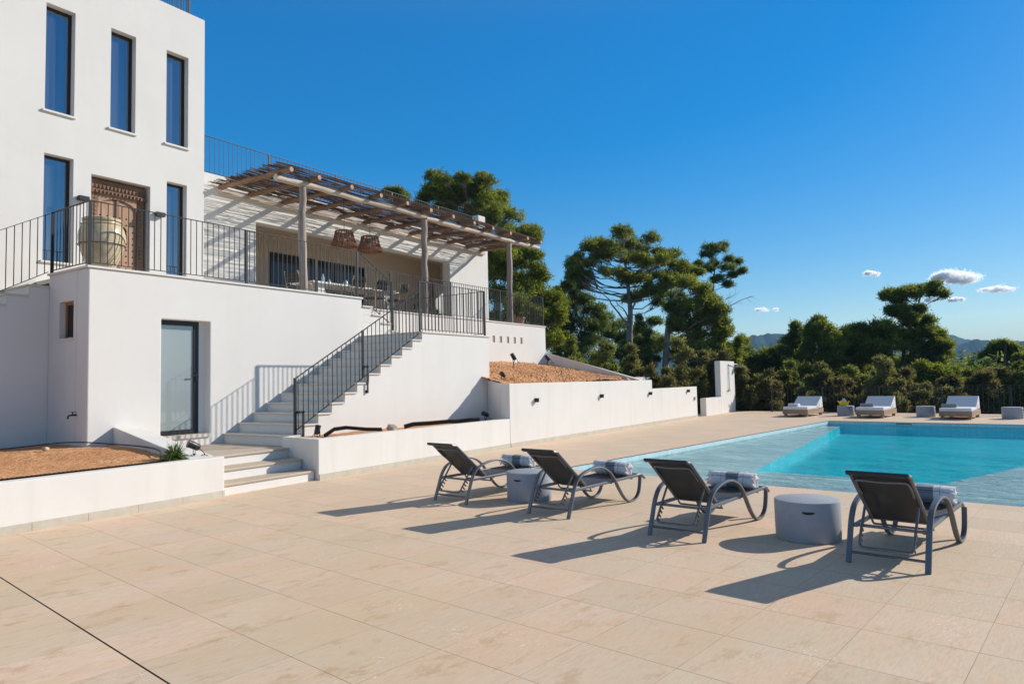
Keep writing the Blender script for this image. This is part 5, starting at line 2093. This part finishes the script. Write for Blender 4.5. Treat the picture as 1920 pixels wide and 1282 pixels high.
def shrub(label, cx_, top, base_y, w, fwd, leaf, seed, name='shrub', cat='shrub', lean=None, dens=100, group='shrubs along the paving edge'):
    rng = np.random.default_rng(seed)
    sc = fwd / F
    b = far(cx_, base_y, fwd)
    b.z = min(ground_z(b.x, b.y), b.z)
    zt = far(cx_, top, fwd).z
    W, Hh = w * sc / 2, zt - b.z
    t = thing(name, label, cat, b, 0, group)
    pads = []
    mb = MB()
    ns = int(6 + W * 5)
    for k in range(ns):
        a = rng.uniform(0, 6.28)
        q = rng.uniform(0, 1) ** .6
        tip = np.array([math.cos(a) * W * q, math.sin(a) * W * q, Hh * rng.uniform(.55, 1.08) * (1 - .38 * q * q)])
        foot = np.array([tip[0] * .35, tip[1] * .35, 0])
        pts = limb(mb, rng, foot, tip, .03, .006, sag=-.04, seg=5, n=4)
        rt = min(W, .9) * rng.uniform(.24, .40)
        for h in np.linspace(.12, 1, max(3, int(tip[2] / .42))):
            p = foot + (tip - foot) * h + rng.normal(0, .10, 3)
            r = rt * (1.15 - .72 * h) + .06
            pads.append((np.array([p[0], p[1], max(r * .3, p[2])]), r))
    if lean:
        A_ = np.array(far(*lean[0], fwd)) - np.array(b)
        B_ = np.array(far(*lean[1], fwd)) - np.array(b)
        limb(mb, rng, A_, B_, .12, .05, sag=-.08, seg=6, n=8)
    mb.build('branches', M['bark_dark'], t, fix=False)
    C, Dd, On = tuft_cloud(rng, split_pads(rng, pads, 11, .30, 1.0), dens * .36, 8, .08, .95, .7, .2)
    C[:, 2] = np.maximum(C[:, 2], .02)
    quads_mesh('foliage', C, Dd, .14, .042, M[leaf], t, rng, On)


SH = [
    (1062, 588, 770, 62, 40, 'shrub_green', 'tall dark juniper between the bright pine and the big pine'),
    (1088, 640, 780, 118, 32, 'shrub_green', 'wide dark juniper right beside the terrace corner'),
    (1150, 650, 780, 100, 30, 'shrub_green', 'rounded green bush behind the sloping flank wall'),
    (1208, 640, 785, 96, 33, 'shrub_olive', 'olive green bush behind the end of the tall wall'),
    (1268, 632, 785, 104, 32, 'shrub_olive', 'grey wild olive with a leaning dark trunk left of the shower'),
    (1325, 655, 785, 90, 36, 'shrub_olive', 'dense olive bush straight behind the shower pillar'),
    (1375, 628, 785, 50, 40, 'pine_leaf_bright', 'bright green bush top beside the distant left hill'),
    (1362, 670, 785, 70, 34, 'shrub_brown', 'brownish bush right of the shower pillar'),
    (1405, 668, 785, 64, 34, 'shrub_olive', 'olive bush at the left end of the bar fence'),
    (1440, 690, 785, 70, 33, 'shrub_brown', 'dry brown shrub behind the left end of the bar fence'),
    (1480, 668, 785, 60, 37, 'shrub_green', 'dark shrub behind the towel end of the left daybed'),
    (1505, 690, 785, 76, 32, 'shrub_brown', 'dry shrub straight behind the left daybed'),
    (1545, 680, 785, 70, 35, 'shrub_olive', 'olive shrub between left daybed and yellow bowl'),
    (1585, 690, 785, 74, 32, 'shrub_brown', 'brown shrub behind the yellow bowl'),
    (1625, 678, 785, 74, 35, 'shrub_green', 'green shrub behind the foot of the middle daybed'),
    (1660, 690, 785, 76, 31, 'shrub_olive', 'olive shrub behind the middle daybed'),
    (1700, 682, 785, 72, 34, 'shrub_brown', 'brown shrub behind the empty drum table left side'),
    (1738, 694, 785, 74, 31, 'shrub_olive', 'olive shrub behind the empty drum table right side'),
    (1775, 700, 785, 70, 33, 'shrub_brown', 'brown shrub behind the left half of the right daybed'),
    (1815, 706, 785, 72, 34, 'shrub_green', 'light green shrub behind the right half of the right daybed'),
    (1850, 700, 785, 74, 31, 'shrub_brown', 'dark brown shrub right of the right daybed'),
    (1885, 694, 785, 76, 33, 'shrub_olive', 'olive shrub behind the last drum table'),
    (1925, 690, 785, 80, 32, 'shrub_green', 'green shrub cut by the right picture edge'),
    (1190, 600, 775, 100, 40, 'shrub_green', 'dark green thicket in front of the big pine trunk'),
    (1120, 690, 785, 90, 29, 'shrub_olive', 'low olive bush close behind the sloping flank wall'),
    (1240, 700, 785, 90, 30, 'shrub_brown', 'low brown bush behind the lower white wall section'),
]
for i, (cx_, top, by, w, fwd, leaf, lab) in enumerate(SH):
    shrub(lab, cx_, top, by, w, fwd, leaf, 200 + i, lean=(((1325, 742), (1262, 668)) if 'leaning' in lab else None))
MASS = [
    ('dark tree filling the gap between the bright pine and the big pine', [(1045, 590, 20), (1062, 572, 18), (1080, 560, 18), (1098, 568, 20), (1115, 580, 20), (1060, 610, 24), (1090, 605, 26), (1120, 612, 24), (1070, 645, 28), (1105, 645, 28), (1050, 548, 9), (1073, 540, 10)], 50, 1085, 'pine_leaf_dark'),
    ('dark tree filling the space under the forked limbs of the big pine', [(1135, 598, 18), (1155, 612, 20), (1140, 630, 24), (1170, 640, 24), (1195, 620, 20), (1215, 632, 24), (1180, 660, 26), (1150, 665, 26), (1210, 662, 26), (1225, 605, 14)], 52, 1180, 'pine_leaf_dark'),
    ('green tree filling the space left of the shower behind the olive bushes', [(1245, 640, 18), (1265, 648, 20), (1290, 640, 20), (1310, 655, 22), (1335, 660, 22), (1360, 650, 18), (1385, 642, 14), (1280, 670, 24), (1320, 680, 24), (1360, 678, 22), (1395, 665, 16)], 47, 1310, 'pine_leaf'),
    ('pale green tree behind the wisp topped slim pine', [(1400, 672, 14), (1425, 668, 16), (1450, 668, 18), (1475, 660, 16), (1500, 668, 18), (1520, 672, 18), (1440, 692, 22), (1480, 690, 22), (1515, 695, 22), (1410, 695, 18)], 50, 1460, 'pine_leaf'),
    ('green tree filling the row above the middle daybed', [(1555, 668, 16), (1575, 660, 18), (1600, 668, 18), (1625, 672, 20), (1650, 676, 20), (1675, 680, 20), (1580, 690, 22), (1620, 695, 22), (1660, 700, 22)], 49, 1615, 'pine_leaf'),
    ('olive green tree filling the row left of the right hand hill', [(1700, 682, 18), (1725, 676, 18), (1750, 684, 18), (1772, 694, 16), (1795, 702, 14), (1715, 704, 20), (1750, 708, 20), (1785, 716, 16), (1815, 712, 12)], 47, 1745, 'pine_leaf_bright'),
    ('low olive tree under the small rounded pine at right', [(1835, 706, 13), (1855, 700, 15), (1875, 704, 16), (1898, 708, 16), (1920, 712, 18), (1845, 720, 16), (1885, 722, 18), (1915, 728, 16)], 45, 1880, 'pine_leaf'),
]
for i, (lab, pads, fwd, tx, leaf) in enumerate(MASS):
    pine('background_tree', lab, pads, fwd, [(tx, 790), (tx + 3, 700), (tx + 6, 640)], 400 + i, leaf, 'bark_dark', dens=95, tr=.13)
sg = thing('bright_ground_plant', 'bright green low plant in the gap beside the shower wall', 'plant', (28.2, 10.3, .70))
m = MB()
for k in range(5):
    blades(m, 60, (rg.uniform(-.5, .5), rg.uniform(-.15, .2), 0), .32, .04, 1.2, rg, .3)
m.build('leaves', M['grass_leaf'], sg, fix=False)
lp = thing('young_tree', 'thin leafy young plant beside the shower wall at the paving edge', 'plant', (33.0, 9.0, 0))
m = MB()
for k in range(9):
    a = rg.uniform(0, 6.28)
    tip = Vector((.35 * math.cos(a), .35 * math.sin(a), rg.uniform(.5, 1.15)))
    m.tube([(0, 0, 0), tip * .5 + Vector((0, 0, .15)), tip], .008, 4)
    for q in range(5):
        blades(m, 7, Vector((0, 0, 0)).lerp(tip, .4 + q * .14), .16, .035, 1.6, rg, .2)
m.build('leaves', M['shrub_olive'], lp, fix=False)

# far-off wood filling the valley: one mass
rng = np.random.default_rng(77)
pads = []
for k in range(620):
    a = R(rng.uniform(-22, 60))
    d = 55 + 340 * rng.uniform(0, 1) ** 1.6
    x, y = d * math.cos(a), d * math.sin(a)
    r = rng.uniform(1.6, 3.2)
    for q in range(2):
        pads.append((np.array([x + rng.normal(0, 1.2), y + rng.normal(0, 1.2), min(ground_z(x, y) + rng.uniform(1.5, 5.0), .3 - .012 * d) + q * .8]), r))
C, Dd, On = tuft_cloud(rng, pads, 9, 9, .30, .8, .4, .5)
fo = quads_mesh('distant_wood', C, Dd, .40, .16, M['pine_leaf_dark'], None, rng, On)
fo['kind'] = 'stuff'

# ------------------------------------------------------------------ sky, sun, clouds, haze
SUN_EL, SUN_AZ = 28.6, 146.0                       # travel azimuth from +X
world = bpy.data.worlds.new('World')
S.world = world
world.use_nodes = True
nt = world.node_tree
bg = nt.nodes['Background']
sky = nt.nodes.new('ShaderNodeTexSky')
sky.sky_type = 'NISHITA'
sky.sun_disc = False
sky.sun_elevation = R(SUN_EL)
dirx, diry = -math.cos(R(SUN_AZ)), -math.sin(R(SUN_AZ))
sky.sun_rotation = math.atan2(dirx, diry) % (2 * math.pi)
sky.altitude = 100
sky.air_density = 1.0
sky.dust_density = 0.2
sky.ozone_density = 3.0
hv = N(nt, 'ShaderNodeSeparateColor', mode='HSV')
nt.links.new(sky.outputs[0], hv.inputs[0])
cb = N(nt, 'ShaderNodeCombineColor', mode='HSV')
nt.links.new(math_n(nt, 'ADD', hv.outputs[0], 0.0), cb.inputs[0])
nt.links.new(math_n(nt, 'MINIMUM', math_n(nt, 'MULTIPLY', hv.outputs[1], 1.5), 0.99), cb.inputs[1])
nt.links.new(math_n(nt, 'MULTIPLY', math_n(nt, 'POWER', math_n(nt, 'MULTIPLY', hv.outputs[2], 1.45 * .105 / .93), 0.6), 0.76 / 0.105), cb.inputs[2])
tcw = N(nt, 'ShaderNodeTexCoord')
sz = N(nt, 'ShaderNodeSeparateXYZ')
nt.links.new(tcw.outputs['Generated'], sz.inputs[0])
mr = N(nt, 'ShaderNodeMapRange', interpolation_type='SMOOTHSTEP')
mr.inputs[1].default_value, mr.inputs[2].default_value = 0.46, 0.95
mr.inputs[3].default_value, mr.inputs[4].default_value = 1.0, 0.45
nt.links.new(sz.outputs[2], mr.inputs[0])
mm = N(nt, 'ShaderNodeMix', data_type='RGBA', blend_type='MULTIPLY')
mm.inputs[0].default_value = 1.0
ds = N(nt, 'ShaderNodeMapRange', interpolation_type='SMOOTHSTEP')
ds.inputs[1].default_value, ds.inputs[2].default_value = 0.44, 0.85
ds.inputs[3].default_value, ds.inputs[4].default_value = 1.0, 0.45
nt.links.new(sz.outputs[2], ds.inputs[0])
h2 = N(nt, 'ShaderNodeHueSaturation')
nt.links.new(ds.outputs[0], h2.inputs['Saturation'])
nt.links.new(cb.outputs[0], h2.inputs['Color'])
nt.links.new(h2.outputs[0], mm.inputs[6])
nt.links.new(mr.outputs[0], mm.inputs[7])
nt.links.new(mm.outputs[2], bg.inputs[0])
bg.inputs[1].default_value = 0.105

sun = bpy.data.lights.new('sun', 'SUN')
sun.energy = 5.0
sun.angle = R(0.53)
sun.color = (1.0, 0.93, 0.83)
so = bpy.data.objects.new('sun', sun)
COL.objects.link(so)
tv = Vector((math.cos(R(SUN_AZ)) * math.cos(R(SUN_EL)), math.sin(R(SUN_AZ)) * math.cos(R(SUN_EL)), -math.sin(R(SUN_EL))))
so.rotation_euler = tv.to_track_quat('-Z', 'Y').to_euler()
so.location = (20, -20, 30)


m_cl = bpy.data.materials.new('cloud_vapour')
m_cl.use_nodes = True
nt = m_cl.node_tree
b = nt.nodes['Principled BSDF']
b.inputs['Base Color'].default_value = (1, 1, 1, 1)
b.inputs['Roughness'].default_value = 1
b.inputs['Specular IOR Level'].default_value = 0
tl = N(nt, 'ShaderNodeBsdfTranslucent')
tl.inputs[0].default_value = (1, 1, 1, 1)
tp_ = N(nt, 'ShaderNodeBsdfTransparent')
m1, m2 = N(nt, 'ShaderNodeMixShader'), N(nt, 'ShaderNodeMixShader')
m1.inputs[0].default_value = .85
m2.inputs[0].default_value = .78
nt.links.new(b.outputs[0], m1.inputs[1])
nt.links.new(tl.outputs[0], m1.inputs[2])
nt.links.new(m1.outputs[0], m2.inputs[1])
nt.links.new(tp_.outputs[0], m2.inputs[2])
nt.links.new(m2.outputs[0], nt.nodes['Material Output'].inputs[0])
CL = [(1797, 521, 45, 21, 9000, 'big white puffy cloud high at right'), (1868, 544, 34, 7, 1300, 'torn white cloud wisp right of the puffy cloud'), (1636, 513, 18, 6, 600, 'small cloud wisp left of the tall pine'),
      (1792, 562, 15, 5, 800, 'little white cloud under the puffy cloud'), (1745, 562, 11, 6, 600, 'little cloud partly behind the tall pine crown'), (1438, 581, 24, 4, 420, 'faint low cloud right of the dead branch')]
for i, (x, y, w, h, n, lab) in enumerate(CL):
    rng = np.random.default_rng(900 + i)
    D0 = 5200.0
    c = far(x, y, D0)
    sc = D0 / F
    rgt = np.array([math.sin(AZH), -math.cos(AZH), 0.0])
    fwv = np.array(FWD)
    # puffs: a flat base and heaped lobes above it
    lob = []
    for k in range(14 if n > 1000 else 7):
        a = rng.uniform(-1, 1)
        lob.append((a * .8, rng.uniform(-.5, .5) * (1 - a * a) + (.15 if n > 1000 else 0), rng.uniform(.25, .5) * (1 - .5 * abs(a))))
    pos = []
    while len(pos) < n:
        a, e, r = lob[rng.integers(len(lob))]
        d = rng.normal(0, 1, 3) * .5
        px, pz = a + d[0] * r * (h / w) ** .4, e + d[2] * r * 1.1
        if pz < -.55 - .15 * math.sin(px * 7):
            continue
        pos.append(rgt * px * w * sc + np.array([0, 0, 1.0]) * pz * h * sc + fwv * (d[1] * w * sc * .5))
    pos = np.array(pos)
    o = quads_mesh('cloud', pos, rng.normal(0, 1, (n, 3)), 4.4 * sc, 3.6 * sc, m_cl, None, rng, np.tile(np.array([-tv.x, -tv.y, -tv.z]), (n, 1)))
    o.location = c
    tag(o, lab, 'cloud', 'small clouds')

HAZE = 0.00017
if HAZE:
    m = bpy.data.materials.new('air')
    m.use_nodes = True
    nt = m.node_tree
    nt.nodes.remove(nt.nodes['Principled BSDF'])
    pv = N(nt, 'ShaderNodeVolumePrincipled')
    pv.inputs['Color'].default_value = (0.42, 0.68, 1.0, 1)
    pv.inputs['Density'].default_value = HAZE
    nt.links.new(pv.outputs[0], nt.nodes['Material Output'].inputs['Volume'])
    hz = MB().box(-9100, -9100, -60, 9100, 9100, 190).build('haze', m)
    hz['kind'] = 'stuff'

# ------------------------------------------------------------------ camera and render settings
cam = bpy.data.cameras.new('camera')
cam.sensor_width = 36
cam.lens = F / 1920 * 36
cam.clip_end = 30000
cam.clip_start = .05
co = bpy.data.objects.new('camera', cam)
COL.objects.link(co)


def axis(v):
    cr, sr = math.cos(ROLL), math.sin(ROLL)
    x = cr * v[0] + sr * v[1]
    y = -sr * v[0] + cr * v[1]
    cp, sp = math.cos(PITCH), math.sin(PITCH)
    Y = v[2] * cp + y * sp
    Z = v[2] * sp - y * cp
    a = AZH
    return Vector((x * math.sin(a) + Y * math.cos(a), -x * math.cos(a) + Y * math.sin(a), Z))


rt_, up_, fw_ = axis((1, 0, 0)), axis((0, -1, 0)), axis((0, 0, 1))
mw = Matrix.Identity(4)
for i, v in enumerate((rt_, up_, -fw_)):
    for j in range(3):
        mw[j][i] = v[j]
mw.translation = Vector((0, 0, CAMH))
co.matrix_world = mw
S.camera = co

S.render.engine = 'CYCLES'
S.cycles.use_denoising = True
S.cycles.denoising_prefilter = 'ACCURATE'
S.cycles.max_bounces = 8
S.cycles.diffuse_bounces = 5
S.cycles.glossy_bounces = 4
S.cycles.transmission_bounces = 6
S.cycles.transparent_max_bounces = 64
S.cycles.volume_bounces = 1
S.cycles.sample_clamp_indirect = 6
S.view_settings.view_transform = 'Standard'
S.view_settings.look = 'None'
S.view_settings.exposure = 0.06
S.view_settings.gamma = 1.0
